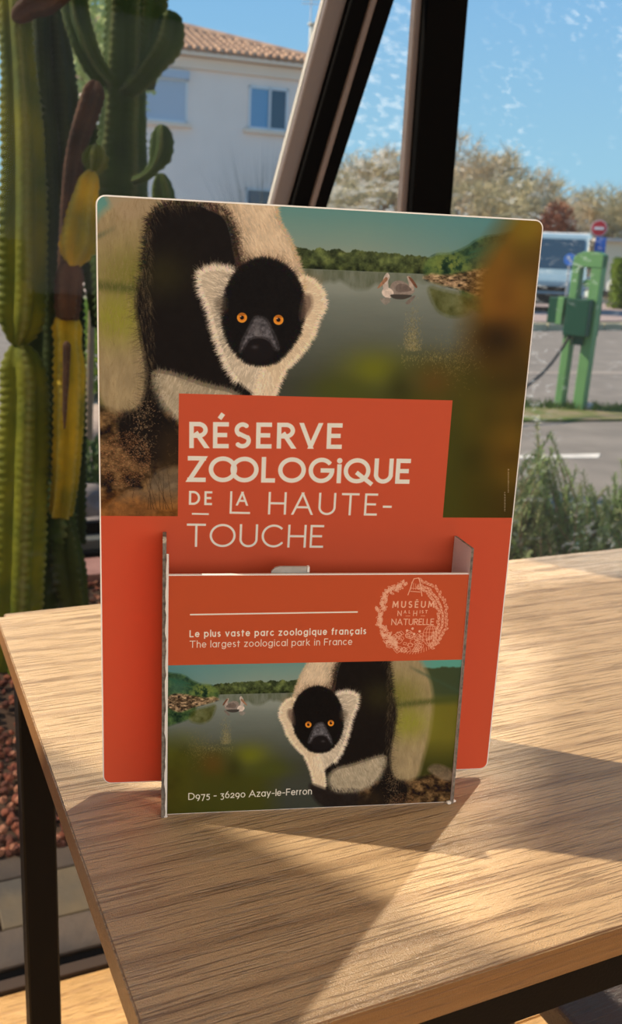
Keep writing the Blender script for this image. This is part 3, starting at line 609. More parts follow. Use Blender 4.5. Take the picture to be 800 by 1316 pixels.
bm = newbm(); abox(bm, -1.6, 3.2, 1.188, 1.214, -0.03, -0.004); obj('groove', bm, M_BLACK, th)
gr_ = empty('floor', (0, 0, 0), kind='structure'); gr_.name = 'floor.001'
M_SLATE = [mat('slate_%s' % n, c, 0.75, 0.2, var=0.35, vscale=7, bump=0.25, bscale=40, col2=c2) for n, c, c2 in (('grey', (0.070, 0.050, 0.036), (0.040, 0.030, 0.024)), ('brown', (0.09, 0.064, 0.045), (0.05, 0.04, 0.034)), ('ochre', (0.12, 0.085, 0.045), (0.055, 0.047, 0.038)))]
M_GROUT = mat('dark_rusty_joint', (0.07, 0.032, 0.018), 0.9, 0.1)
bm = newbm(); abox(bm, -1.6, 3.4, 1.214, 1.49, -0.05, -0.006); obj('mortar_bed', bm, M_GROUT, gr_)
for b0, b1 in ((1.216, 1.300), (1.304, 1.425), (1.428, 1.486)):
    a = -1.6 + rp_.uniform(0, .2)
    while a < 3.3:
        a1 = a + rp_.uniform(.30, .48); bm = newbm(); dz = rp_.uniform(-.001, .002)
        abox(bm, a, a1 - .004, b0, b1, -.03, dz); bevel(bm, .002, 1); obj('slate_slab', bm, rp_.choice(M_SLATE), gr_); a = a1
# red lava gravel bed
M_LAVA = [mat('lava_%d' % i, c, 0.95, 0.1, var=0.4, vscale=60) for i, c in enumerate(((0.20, 0.065, 0.038), (0.13, 0.042, 0.028), (0.09, 0.034, 0.024), (0.34, 0.15, 0.09)))]
M_SOIL = mat('planting_soil', (0.05, 0.03, 0.02), 0.95, 0.1)
bm = newbm(); abox(bm, -1.8, 2.2, 1.487, 3.03, -.08, -.012); obj('soil_bed', bm, M_SOIL, gr_)
def pebbles(rng_, n, area, smin, smax, z=0.0):
    base = []; t_ = (1 + 5 ** .5) / 2
    for s in ((-1, t_, 0), (1, t_, 0), (-1, -t_, 0), (1, -t_, 0), (0, -1, t_), (0, 1, t_), (0, -1, -t_), (0, 1, -t_), (t_, 0, -1), (t_, 0, 1), (-t_, 0, -1), (-t_, 0, 1)): base.append(Vector(s).normalized())
    F = [(0, 11, 5), (0, 5, 1), (0, 1, 7), (0, 7, 10), (0, 10, 11), (1, 5, 9), (5, 11, 4), (11, 10, 2), (10, 7, 6), (7, 1, 8), (3, 9, 4), (3, 4, 2), (3, 2, 6), (3, 6, 8), (3, 8, 9), (4, 9, 5), (2, 4, 11), (6, 2, 10), (8, 6, 7), (9, 8, 1)]
    V = []; FF = []; mi = []
    for i in range(n):
        a, b_ = area(rng_); c = AB(a, b_, z + rng_.uniform(-.004, .010)); s = rng_.uniform(smin, smax); q = Matrix.Rotation(rng_.uniform(0, 6.28), 3, Vector((rng_.gauss(0, 1), rng_.gauss(0, 1), rng_.gauss(0, 1))).normalized()); k = len(V)
        V += [c + q @ Vector((v.x * s * rng_.uniform(.7, 1.2), v.y * s * rng_.uniform(.7, 1.2), v.z * s * rng_.uniform(.6, 1.0))) for v in base]; FF += [tuple(k + j for j in f) for f in F]; mi += [rng_.randrange(4)] * 20
    me = fastmesh('gravel', V, FF); me.polygons.foreach_set('material_index', mi); return me
r9 = random.Random(9)
o = link('lava_gravel', pebbles(r9, 9500, lambda r: (r.uniform(-.9, 1.6), 1.49 + r.random() ** 1.3 * 1.5), .005, .0115), M_LAVA); tag(o, 'red and brown lava gravel covering the planting bed round the cactus', 'gravel', kind='stuff')
# outer glazing rail at the back of the bed
rl = empty('trim_2', AB(0.6, 3.1), TH, kind='structure')
M_RAILG = mat('grey_sill_metal', (0.10, 0.10, 0.085), 0.5, 0.4)
bm = newbm(); abox(bm, -1.2, 1.45, 3.04, 3.08, 0.0, .045); bevel(bm, .003); obj('lower_rail', bm, M_BLACK, rl)
bm = newbm(); abox(bm, -1.2, 1.45, 3.09, 3.16, 0.0, .075); bevel(bm, .003); obj('sill', bm, M_RAILG, rl)
bm = newbm(); abox(bm, -1.2, 1.45, 3.165, 3.20, 0.0, .115); bevel(bm, .003); obj('upper_rail', bm, M_BLACK, rl)
bm = newbm(); abox(bm, -1.2, 1.45, 2.86, 3.035, 0.0, .03); bevel(bm, .004); obj('brick_ledge', bm, mat('pink_brick_ledge', (0.30, 0.15, 0.12), .8, .2, var=.3, vscale=20), rl)
# yard: asphalt, verge, kerbs, road line
gd = empty('floor', (0, 0, 0), kind='structure'); gd.name = 'floor.002'
M_ASPH = mat('weathered_asphalt', (0.25, 0.215, 0.18), 0.9, 0.2, var=0.22, vscale=3.0, bump=0.2, bscale=60)
M_ASPH2 = mat('pale_road_surface', (0.33, 0.275, 0.225), 0.9, 0.2, var=0.15, vscale=0.6)
bm = newbm(); abox(bm, -60, 120, 3.2, 150, -.10, -.02); obj('asphalt', bm, M_ASPH, gd)
Q1, Q2 = gnd(640, 540), gnd(830, 538); R1, R2 = gnd(640, 524), gnd(860, 522)
M_VERGE = mat('dry_grass_verge', (0.26, 0.20, 0.12), 0.95, 0.1, var=0.5, vscale=5, col2=(0.10, 0.14, 0.03))
bm = newbm(); prism(bm, [Q1, Q2, R2, R1], Vector((0, 0, -.05))); obj('verge', bm, M_VERGE, gd)
M_KERB = mat('pale_kerb_stone', (0.52, 0.45, 0.28), 0.85, 0.2, var=0.2, vscale=2)
k1, k2 = gnd(560, 425), gnd(900, 422); kd = (k2 - k1); nk = 14
for i in range(nk):
    s_ = k1 + kd * (i / nk); bm = newbm(); u_ = kd.normalized(); v_ = Vector((-u_.y, u_.x, 0)); box(bm, s_ + Vector((0, 0, -.05)), u_ * (kd.length / nk - .03), v_ * .28, Vector((0, 0, .17))); bevel(bm, .02, 1); obj('kerb_stone', bm, M_KERB, gd)
bm = newbm(); prism(bm, [gnd(560, 416), gnd(900, 412), gnd(900, 388), gnd(560, 394)], Vector((0, 0, .02))); obj('footway', bm, mat('pink_grey_footway', (0.40, 0.30, 0.26), .9, .2, var=.15, vscale=1), gd)
M_WHITE = mat('worn_road_paint', (0.72, 0.66, 0.58), 0.8, 0.2, var=0.25, vscale=9)
bm = newbm(); prism(bm, [gnd(640, 589.5, -.016), gnd(770, 588, -.016), gnd(772, 582.5, -.016), gnd(640, 586, -.016)], Vector((0, 0, -.02))); obj('road_marking', bm, M_WHITE, gd)
bm = newbm(); prism(bm, [gnd(660, 481, -.016), gnd(840, 481, -.016), gnd(840, 477, -.016), gnd(660, 478, -.016)], Vector((0, 0, -.02))); obj('road_marking', bm, M_ASPH2, gd)
for o in gd.children:
    if o.name.startswith('asphalt'): pass

# ------------------------------------------------------------------ slanting glass wall in front of the planted bed
BW = 1.20
win = empty('window_1', AB(0.6, BW), TH, kind='structure')
def slanted(name, a_lo, w_lo, a_hi, w_hi, z_lo, z_hi, b0, b1, m):
    """post between z_lo and z_hi whose left edge runs a_lo -> a_hi"""
    bm = newbm(); P = lambda a, b, z: AB(a, b, z)
    hexa(bm, [P(a_lo, b0, z_lo), P(a_lo + w_lo, b0, z_lo), P(a_lo + w_lo, b1, z_lo), P(a_lo, b1, z_lo), P(a_hi, b0, z_hi), P(a_hi + w_hi, b0, z_hi), P(a_hi + w_hi, b1, z_hi), P(a_hi, b1, z_hi)])
    bevel(bm, .0015, 1); return obj(name, bm, m, win)
def ext(x1, y1, x2, y2, b, z):
    """a on plane b of the line through two photo points, at height z"""
    P, Q = onb(x1, y1, b), onb(x2, y2, b); t = (z - P.z) / (Q.z - P.z); return (P + (Q - P) * t).dot(T)
def strip(name, L1, L2, b0, b1, m, z0=0.0, z1=2.3):
    lo0, hi0 = ext(*L1, b0, z0), ext(*L2, b0, z0); lo1, hi1 = ext(*L1, b0, z1), ext(*L2, b0, z1)
    return slanted(name, lo0, hi0 - lo0, lo1, hi1 - lo1, z0, z1, b0, b1, m)
zt = 1.52
strip('brace_gasket', (347, 262, 416, 0), (350, 262, 420, 0), 1.225, 1.235, M_PALEGASKET, .34, zt)
strip('brace_face', (377, 262, 452, 0), (422, 262, 507.5, 0), 1.195, 1.225, M_BLACK, .34, zt)
strip('brace_flange', (351, 262, 421, 0), (378, 262, 453, 0), 1.212, 1.222, M_BRONZE, .34, zt)
strip('brace_bead', (399.5, 262, 477.6, 0), (406.7, 262, 485.5, 0), 1.189, 1.20, M_BRONZE, .34, zt)
strip('post_face', (530, 272, 550, 0), (580.5, 275, 603, 0), 1.192, 1.225, M_BLACK, 0, 2.6)
strip('post_flange', (516, 272, 535, 0), (531, 272, 551, 0), 1.208, 1.222, M_BRONZE, 0, 2.6)
# members left and right of the picture, of the same triangulated frame
def member(a_lo, z_lo, a_hi, z_hi, w, nm='brace'):
    bm = newbm(); d = Vector((a_hi - a_lo, z_hi - z_lo)); n = Vector((d.y, -d.x)).normalized() * w
    pts = [(a_lo, z_lo), (a_hi, z_hi), (a_hi + n.x, z_hi + n.y), (a_lo + n.x, z_lo + n.y)]
    prism(bm, [AB(a, BW - .006, z) for a, z in pts], N * .05); return obj(nm, bm, M_BLACK, win)
def line_a(z, p, q): return p[0] + (q[0] - p[0]) * (z - p[1]) / (q[1] - p[1])
def upstream(x, y):
    P = gnd(x, y, TABLE_Z); s_ = (P.dot(N) - BW) / sun_d.dot(N); Q_ = P - sun_d * s_; return Q_.dot(T), Q_.z
l3 = (upstream(345, 1075), upstream(685, 1222)); l0 = (upstream(676, 718), upstream(800, 743))
member(line_a(2.6, *l3) - .034, 2.6, line_a(1.15, *l3) - .034, 1.15, .26)            # its shadow edge crosses the table front
member(line_a(1.36, *l0), 1.36, line_a(2.6, *l0), 2.6, .16)              # its shadow crosses the far right of the table
member(.85 + .37 * 1.56, 1.56, .85 + .37 * 2.6, 2.6, .50)  # unseen; made wide to keep the glint off the table's right side
bm = newbm(); abox(bm, 1.36, 3.2, BW - .006, BW + .044, 1.50, 1.56); obj('transom', bm, M_BLACK, win)
bm = newbm(); abox(bm, -2.4, line_a(1.36, *l0) + .12, BW - .006, BW + .044, 1.30, 1.36); obj('transom', bm, M_BLACK, win)
bm = newbm(); abox(bm, .30, 3.2, BW - .006, BW + .044, .32, .37); obj('transom', bm, M_BLACK, win)
bm = newbm(); abox(bm, -2.2, 3.0, BW - .02, BW + .05, 2.6, 2.72); obj('top_beam', bm, M_BLACK, win)
# room shell behind and beside the camera
M_ROOM = mat('warm_white_render', (.80, .70, .56), .9, .2, var=.04, vscale=2)
for nm, q_ in (('ceiling', (-2.6, 3.4, -3.2, 1.25, 2.72, 2.84)), ('wall_back', (-2.6, 3.4, -3.3, -3.2, 0, 2.72)), ('wall_left', (-2.7, -2.6, -3.2, 1.25, 0, 2.72)), ('wall_right', (3.4, 3.5, -3.2, 1.25, 0, 2.72))):
    bm = newbm(); abox(bm, *q_); tag(obj(nm, bm, M_ROOM), kind='structure')
w2 = empty('added_window_frame', AB(.4, -3.15), TH, kind='structure')  # unseen frame, added as a surround for the rear fill light
for q_ in ((-1.46, -1.40, .76, 2.34), (2.20, 2.26, .76, 2.34), (.37, .43, .80, 2.30), (-1.40, 2.20, .74, .80), (-1.40, 2.20, 2.30, 2.36)): bm = newbm(); abox(bm, q_[0], q_[1], -3.2, -3.09, q_[2], q_[3]); obj('frame_bar', bm, M_BRONZE, w2)
def glass(name, smear=.08, base=.004, mlo=.45, slo=.55):
    m = bpy.data.materials.new(name); m.use_nodes = True; nt = m.node_tree; nt.nodes.clear(); L = nt.links.new
    out = nt.nodes.new('ShaderNodeOutputMaterial'); tr = nt.nodes.new('ShaderNodeBsdfTransparent'); tr.inputs[0].default_value = (.97, .98, .985, 1)
    gl = nt.nodes.new('ShaderNodeBsdfGlossy'); gl.inputs[1].default_value = .02; fr = nt.nodes.new('ShaderNodeFresnel'); fr.inputs[0].default_value = 1.14
    m1 = nt.nodes.new('ShaderNodeMixShader'); L(fr.outputs[0], m1.inputs[0]); L(tr.outputs[0], m1.inputs[1]); L(gl.outputs[0], m1.inputs[2])
    df = nt.nodes.new('ShaderNodeBsdfTranslucent'); df.inputs[0].default_value = (.85, .9, .95, 1)
    tcn = nt.nodes.new('ShaderNodeTexCoord')
    def nz(sc_, scale, lo, hi, k):
        mp = nt.nodes.new('ShaderNodeMapping'); mp.inputs['Scale'].default_value = scale; mp.inputs['Rotation'].default_value = (0, R(25), 0); L(tcn.outputs['Object'], mp.inputs[0]); n = nt.nodes.new('ShaderNodeTexNoise'); n.inputs['Scale'].default_value = sc_; n.inputs['Detail'].default_value = 3; L(mp.outputs[0], n.inputs[0])
        r_ = nt.nodes.new('ShaderNodeMapRange'); r_.inputs[1].default_value = lo; r_.inputs[2].default_value = hi; r_.inputs[4].default_value = k; L(n.outputs[0], r_.inputs[0]); return r_.outputs[0]
    a = nz(1.0, (55, 55, 110), slo, slo + .23, smear); b_ = nz(1.0, (10, 10, 4), mlo, mlo + .3, 1.0)
    mu = nt.nodes.new('ShaderNodeMath'); mu.operation = 'MULTIPLY'; L(a, mu.inputs[0]); L(b_, mu.inputs[1])
    ad = nt.nodes.new('ShaderNodeMath'); ad.operation = 'ADD'; L(mu.outputs[0], ad.inputs[0]); ad.inputs[1].default_value = base
    m2 = nt.nodes.new('ShaderNodeMixShader'); L(ad.outputs[0], m2.inputs[0]); L(m1.outputs[0], m2.inputs[1]); L(df.outputs[0], m2.inputs[2]); L(m2.outputs[0], out.inputs[0]); return m
M_GLASS = glass('clean_window_glass', .015, .002); M_GLASS2 = glass('smeared_window_glass', .42, .010); M_GLASS3 = glass('streaky_window_glass', .24, .015, .15, .47)
def pane(pts, m_=None):
    bm = newbm(); bm.faces.new([bm.verts.new(AB(a, 1.2235, z)) for a, z in pts]); return obj('pane', bm, m_ or M_GLASS, win)
e0, e1, em = ext(377, 262, 452, 0, 1.22, 0.02), ext(377, 262, 452, 0, 1.22, zt), ext(400, 262, 478, 0, 1.22, zt)
vb = ext(540, 272, 560, 0, 1.22, 1.0)
pane([(-2.2, .02), (e0, .02), (e1, zt), (vb, 1.9), (vb, 2.6), (-2.2, 2.6)]); pane([(e0 + .03, .02), (vb, .02), (vb, 1.9), (e1 + .02, zt)], M_GLASS3); pane([(vb + .04, .02), (3.0, .02), (3.0, 2.6), (vb + .04, 2.6)], M_GLASS2)

# ------------------------------------------------------------------ table
tb = empty('table', AB(0.41, 0.488), TH, label='pale oak topped table on a black steel frame carrying the red display', cat='table')
bm = newbm(); a0, a1, b0, b1 = 0.073, 0.752, 0.2565, 0.7203
z0 = TABLE_Z - .0155; L_, W_ = a1 - a0, b1 - b0
box(bm, (a0 - .41, b0 - .488, z0), Vector((L_, 0, 0)), Vector((0, W_, 0)), Vector((0, 0, .0155)))
vert_e = [e_ for e_ in bm.edges if abs(e_.verts[0].co.z - e_.verts[1].co.z) > .01]; bmesh.ops.bevel(bm, geom=vert_e, offset=.006, segments=4, affect='EDGES')
te = [e_ for e_ in bm.edges if e_.verts[0].co.z > TABLE_Z - .001 and e_.verts[1].co.z > TABLE_Z - .001 and len(e_.link_faces) == 2 and min(abs(f.normal.z) for f in e_.link_faces) < .5]
bmesh.ops.bevel(bm, geom=te, offset=.0008, segments=2, affect='EDGES')
bm.normal_update()
for f in bm.faces: f.material_index = 0 if f.normal.z > .9 else 1
top = obj('tabletop', bm, [M_TABLE, M_EDGE], tb, world=False)
def apron(A0, A1, B0, B1): bm = newbm(); abox(bm, A0, A1, B0, B1, z0 - .030, z0); bevel(bm, .0015, 1); obj('rail', bm, M_LEG, tb)
s_ = .026; i_ = .010
apron(a0 + i_ + s_, a1 - i_ - s_, b0 + i_, b0 + i_ + s_); apron(a0 + i_ + s_, a1 - i_ - s_, b1 - i_ - s_, b1 - i_); apron(a0 + i_, a0 + i_ + s_, b0 + i_ + s_, b1 - i_ - s_); apron(a1 - i_ - s_, a1 - i_, b0 + i_ + s_, b1 - i_ - s_)
for A in (a0 + i_, a1 - i_ - s_):
    for B in (b0 + i_, b1 - i_ - s_):
        bm = newbm(); abox(bm, A, A + s_, B, B + s_, .004, z0); bevel(bm, .0015, 1); lg = obj('leg', bm, M_LEG, tb)
        bm = newbm(); abox(bm, A - .001, A + s_ + .001, B - .001, B + s_ + .001, 0, .006); obj('foot_cap', bm, M_BLACK, lg)

st = empty('stool', AB(.615, .50), TH, label='dark brown wooden stool pushed in under the right end of the oak table', cat='stool')
M_STOOL = wood('dark_brown_wood', (.085, .038, .018), (.05, .022, .011), (.02, .01, .006), rings=False)
al_ = onb(782, 1300, .42).dot(T)
bm = newbm(); abox(bm, al_ - .01, al_ + .22, .40, .62, .44, .465); bevel(bm, .004); obj('seat', bm, M_STOOL, st)
for A in (al_, al_ + .165):
    for B in (.41, .565): bm = newbm(); abox(bm, A, A + .045, B, B + .045, 0, .44); bevel(bm, .003, 1); obj('leg', bm, M_STOOL, st)
for B in (.425, .58): bm = newbm(); abox(bm, al_ + .045, al_ + .165, B, B + .018, .17, .20); obj('stretcher', bm, M_STOOL, st)

# ------------------------------------------------------------------ the display
GAIN = (1.22, 1.24, 1.28)
IM_B = to_image('backboard_print', print_back(), GAIN); IM_F = to_image('front_print', print_front(), GAIN)
M_PB, M_PF = print_mat('zoo_backboard_print', IM_B), print_mat('zoo_front_print', IM_F)
YAW = 0.16136; XD = Vector((math.cos(YAW), math.sin(YAW), 0)); ND = Vector((-math.sin(YAW), math.cos(YAW), 0)); ZD = Vector((0, 0, 1))
OB = Vector((.00149, .45835, TABLE_Z))
ds = empty('leaflet_display', OB, YAW, label='red card leaflet display with a black and white lemur print, standing on the oak table', cat='leaflet holder')
def card(name, w, h, z, y, th, rad, M_print, lean=0.0, off=0.0, corners=(1, 1, 1, 1), rim=.0007, parent=ds):
    """printed card standing in the display's frame: x across, y away"""
    bm = newbm(); uvl = bm.loops.layers.uv.new('uv')
    def outline(ins):
        P = []; r_ = max(rad - ins, .0002)
        for ci, (cx, cz, s0) in enumerate(((w / 2 - rad, h - rad, 0), (-w / 2 + rad, h - rad, 90), (-w / 2 + rad, rad, 180), (w / 2 - rad, rad, 270))):
            for k in range(7): t = R(s0 + 15 * k); P.append((cx + r_ * math.cos(t), cz + r_ * math.sin(t)))
        return P
    fr, ou = outline(rim), outline(0); Y = lambda zz, dy: y + dy + zz * math.tan(lean)
    vf = [bm.verts.new((off + p[0], Y(p[1], 0), z + p[1])) for p in fr]; vo = [bm.verts.new((off + p[0], Y(p[1], rim * .5), z + p[1])) for p in ou]; vb_ = [bm.verts.new((off + p[0], Y(p[1], th), z + p[1])) for p in ou]
    n = len(fr); f = bm.faces.new(vf); f.material_index = 0
    for lp, p in zip(f.loops, fr): lp[uvl].uv = ((p[0] + w / 2) / w, p[1] / h)
    for i in range(n):
        j = (i + 1) % n; bm.faces.new((vf[i], vf[j], vo[j], vo[i])).material_index = 1; bm.faces.new((vo[i], vo[j], vb_[j], vb_[i])).material_index = 1
    bm.faces.new(vb_[::-1]).material_index = 2
    me = bpy.data.meshes.new(name); bm.to_mesh(me); bm.free(); return link(name, me, [M_print, M_CARD, M_GREYCARD], parent)
card('backboard', .2128, .297, .0036, 0, .0020, .0045, M_PB)
card('front_panel', .1518, .1279, 0.0, -.0258, .0018, .0006, M_PF, lean=.0221, off=.0024, rim=.0004)
for s in (-1, 1):
    x0 = .0024 + s * (.0759) ; bm = newbm()
    prof = [(-.001, 0), (-.0272, 0), (-.0262 + .0030, .1408), (-.0226, .1412), (-.0060, .1412), (-.001, .1412)] if s > 0 else [(-.001, 0), (-.0285, 0), (-.0275 + .0030, .1400), (-.0236, .1440), (-.0060, .1430), (-.001, .1430)]
    xa = x0 + (0 if s > 0 else -.0022); th_ = .0018 if s < 0 else .0013
    pts = [Vector((xa - (.0036 + .09 * y_ if s > 0 else 0), y_, z_)) for y_, z_ in prof]; va = [bm.verts.new(p) for p in pts]; vb2 = [bm.verts.new(p + Vector((th_, 0, 0))) for p in pts]
    fo = bm.faces.new(va); fi = bm.faces.new(vb2[::-1])
    out_f, in_f = (fo, fi) if s < 0 else (fi, fo); out_f.material_index = 0; in_f.material_index = 1
    n = len(pts)
    for i in range(n): bm.faces.new((va[i], va[(i + 1) % n], vb2[(i + 1) % n], vb2[i])).material_index = 2
    me = bpy.data.meshes.new('side_panel'); bmesh.ops.recalc_face_normals(bm, faces=bm.faces); bm.to_mesh(me); bm.free(); sp_ = link('side_panel', me, [M_RED, M_LILAC, M_GREYCARD], ds)
    if s < 0: tag(sp_, 'left side wall with a torn white edge')
    else: tag(sp_, 'right side wall with a bare lilac grey inside')
    # ragged paper edge next to the raw cut
    bm = newbm(); rr_ = random.Random(s + 5); pv = None; xx = x0 + (.0004 if s < 0 else .0006); m_ = 46
    for i in range(m_):
        zz = .001 + (.1385 if s < 0 else .139) * i / (m_ - 1); y_ = -.0290 + zz * .0215 - .0001; wv = (.0009 + rr_.uniform(-.0004, .0004) if s < 0 else .00005)
        c = [bm.verts.new((xx - wv, y_, zz)), bm.verts.new((xx + .0003, y_ - .0003, zz))]
        if pv: bm.faces.new((pv[0], pv[1], c[1], c[0]))
        pv = c
    if s < 0: obj('torn_edge', bm, M_CARD, sp_, world=False)
    else: bm.free()
bm = newbm(); box(bm, (-.0735 + .0024, -.0245, .0004), Vector((.147, 0, 0)), Vector((0, .0235, 0)), Vector((0, 0, .0015))); obj('tray_bottom', bm, M_GREYCARD, ds, world=False)
# locking tab standing just behind the front panel's top edge
def dpt(x, y, yy):   # photo point onto the display plane y = yy (display frame)
    d = ray(x, y); n = ND; P = CAM + d * (((OB - CAM).dot(n) + yy) / d.dot(n)); v = P - OB; return v.dot(XD), v.z
M_TAB = mat('pale_grey_card', (.52, .49, .45), .7, .2, var=.15, vscale=300); bm = newbm(); P = [dpt(*q, -.0200) for q in ((349, 741), (349, 734.5), (354, 730), (360, 728.5), (396, 728.5), (398, 731), (398, 741))]
prism(bm, [Vector((p[0], -.0200, p[1])) for p in P], Vector((0, .0016, 0)), 0); obj('locking_tab', bm, M_TAB, ds, world=False)
bm = newbm(); p = dpt(395.5, 728.5, -.0204); q = dpt(398, 735, -.0204); box(bm, (p[0], -.0206, q[1]), Vector((q[0] - p[0], 0, 0)), Vector((0, .0025, 0)), Vector((0, 0, p[1] - q[1]))); obj('tab_edge', bm, M_CARD, ds, world=False)
# folded strut behind the board
bm = newbm(); prism(bm, [Vector((.010, .0022, .004)), Vector((.010, .095, 0)), Vector((.010, .052, .255)), Vector((.010, .0022, .265))], Vector((.0018, 0, 0))); obj('strut', bm, M_GREYCARD, ds, world=False)
for (x, y, w_) in ((212.5, 1050.5, .0011), (577, 1033, .0016), (583, 1030.5, .0013)):
    P = gnd(x, y, TABLE_Z); bm = newbm(); bmesh.ops.create_icosphere(bm, subdivisions=1, radius=w_)
    for v in bm.verts: v.co = Vector((v.co.x * random.uniform(.7, 1.4), v.co.y * random.uniform(.7, 1.2), v.co.z * .6 + w_ * .55)) + P
    own('paper_crumb', bm, M_CARD, label={212.5: 'tiny cream paper crumb on the table by the left corner of the display', 577: 'larger white paper crumb at the right front corner of the display', 583: 'smaller white paper crumb just right of the larger one at the display corner'}[x], cat='crumb')

# ------------------------------------------------------------------ cactus
def m_cactus(name, c, edge, c2=None, var=.35):
    m = mat(name, c, .75, .10, var=var, vscale=9, col2=c2, bump=.15, bscale=60, trans=.18); nt = m.node_tree; b = nt.nodes['Principled BSDF']
    src = b.inputs['Base Color'].links[0].from_socket; at = nt.nodes.new('ShaderNodeAttribute'); at.attribute_name = 'rib'; mx = nt.nodes.new('ShaderNodeMix'); mx.data_type = 'RGBA'
    nt.links.new(at.outputs['Fac'], mx.inputs[0]); nt.links.new(src, mx.inputs[6]); mx.inputs[7].default_value = tuple(edge) + (1,); nt.links.new(mx.outputs[2], b.inputs['Base Color'])
    return m
MC = {'g': m_cactus('cactus_deep_green', (.040, .072, .010), (.26, .27, .10), (.020, .042, .006)), 'o': m_cactus('cactus_olive', (.15, .145, .006), (.34, .33, .12), (.06, .08, .005)),
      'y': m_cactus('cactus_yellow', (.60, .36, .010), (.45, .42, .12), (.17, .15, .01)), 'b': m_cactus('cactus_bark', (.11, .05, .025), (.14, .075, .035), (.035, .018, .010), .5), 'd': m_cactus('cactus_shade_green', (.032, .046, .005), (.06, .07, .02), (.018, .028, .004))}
cp = gnd(50, 930); cp.z = 0
cac = empty('candelabra_cactus', cp, label='tall ribbed green candelabra cactus with yellowing arms in the gravel bed left of the display', cat='cactus')
def stem(name, K, m, ribs=5, ph=0.0, tip=True, base=False, scal=.28, lab=None, fin=.42):
    pts = []
    for (x, y, D, hw) in K: pts.append((px(x, y, D), hw * D / FPX))
    # resample
    S = []; n = len(pts)
    for i in range(n - 1):
        p0, p1, p2, p3 = pts[max(i - 1, 0)][0], pts[i][0], pts[i + 1][0], pts[min(i + 2, n - 1)][0]; r1, r2 = pts[i][1], pts[i + 1][1]
        m_ = max(2, int((p2 - p1).length / .0038))
        for j in range(m_): t = j / m_; S.append((.5 * (2 * p1 + (p2 - p0) * t + (2 * p0 - 5 * p1 + 4 * p2 - p3) * t * t + (3 * p1 - p0 - 3 * p2 + p3) * t ** 3), r1 + (r2 - r1) * (t * t * (3 - 2 * t))))
    S.append(pts[-1]); tot = sum((b_[0] - a_[0]).length for a_, b_ in zip(S, S[1:])); V = []; F = []; rib = []; q = 8; M_ = ribs * q; s = 0; a = None
    for i, (p, r_) in enumerate(S):
        d = (S[min(i + 1, len(S) - 1)][0] - S[max(i - 1, 0)][0]).normalized()
        a = (Vector((1, .3, 0)) - d * d.dot(Vector((1, .3, 0)))).normalized() if a is None else (a - d * a.dot(d)).normalized(); b_ = d.cross(a)
        if i: s += (p - S[i - 1][0]).length
        k = 1.0
        if tip: k = min(k, math.sqrt(max(0, 1 - max(0, 1 - (tot - s) / (r_ * 1.6 + 1e-6)) ** 2)) + .02)
        if base: k = min(k, math.sqrt(max(0, 1 - max(0, 1 - s / (r_ * 1.6 + 1e-6)) ** 2)) + .02)
        for t in range(M_):
            th_ = 2 * math.pi * t / M_; c = abs(math.cos(ribs * th_ / 2)); sh = c ** 1.25; per = .017
            tooth = (abs(math.sin(math.pi * s / per + 1.3 * (t // q)))) ** .6
            rr = r_ * k * ((1 - fin) + fin * sh + scal * c ** 7 * (tooth - .7)) * (1 + .05 * mnoise.noise(p * 30 + Vector((th_, 0, 0))))
            V.append(p + (a * math.cos(th_ + ph) + b_ * math.sin(th_ + ph)) * rr); rib.append(max(0, c ** 26) * .34)
    for i in range(len(S) - 1):
        for t in range(M_): u = (t + 1) % M_; F.append((i * M_ + t, i * M_ + u, (i + 1) * M_ + u, (i + 1) * M_ + t))
    F.append(tuple(range(M_))[::-1]); F.append(tuple((len(S) - 1) * M_ + t for t in range(M_)))
    V = [v - cp for v in V]; me = fastmesh(name, V, F); at = me.attributes.new('rib', 'FLOAT', 'POINT'); at.data.foreach_set('value', rib)
    o = link(name, me, MC[m], cac, True); tag(o, lab)
    # spines in pairs along the ribs
    sv = []; sf = []; rs_ = random.Random(len(V))
    for i in range(2, len(S) - 2, 4):
        for j in range(ribs):
            v = V[i * M_ + j * q]; c0 = S[i][0] - cp; nrm = (v - c0).normalized(); tg = nrm.cross((S[i + 1][0] - S[i][0]).normalized())
            for sg in (-1, 1):
                e_ = v + nrm * .0045 + tg * sg * .003 + Vector((0, 0, rs_.uniform(-.001, .002))); k = len(sv); sv += [v + tg * .0006, v - tg * .0006, e_]; sf.append((k, k + 1, k + 2))
    so_ = link('spines', fastmesh('spines', sv, sf), M_SPINE, o); tag(so_, kind='stuff'); return o
M_SPINE = mat('pale_spines', (.34, .32, .16), .6, .3)
stem('trunk', [(66, 940, 2.12, 34), (64, 800, 2.12, 40), (62, 720, 2.10, 42), (56, 660, 2.08, 40), (50, 610, 2.08, 22)], 'g', 5, .3, lab='thick dark green trunk')
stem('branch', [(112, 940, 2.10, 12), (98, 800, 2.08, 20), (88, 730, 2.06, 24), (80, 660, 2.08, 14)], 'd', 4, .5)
stem('branch', [(20, 860, 2.0, 28), (26, 720, 1.96, 31), (30, 600, 1.95, 32), (32, 500, 1.95, 30), (24, 440, 1.95, 24)], 'o', 4, .15, base=False, lab='olive green column at the far left')
stem('branch', [(22, 446, 1.94, 20), (28, 400, 1.93, 29), (30, 300, 1.92, 30), (29, 180, 1.92, 27), (22, 60, 1.92, 21), (12, -60, 1.92, 18), (-2, -160, 1.92, 14)], 'o', 4, .15, base=True, tip=False, lab='yellow green upper column at the far left')
stem('branch', [(60, 760, 2.25, 26), (58, 600, 2.25, 27), (58, 430, 2.25, 27), (56, 250, 2.25, 26), (46, 90, 2.25, 22), (40, -120, 2.25, 20)], 'd', 4, .4, tip=False, lab='shaded column behind the others')
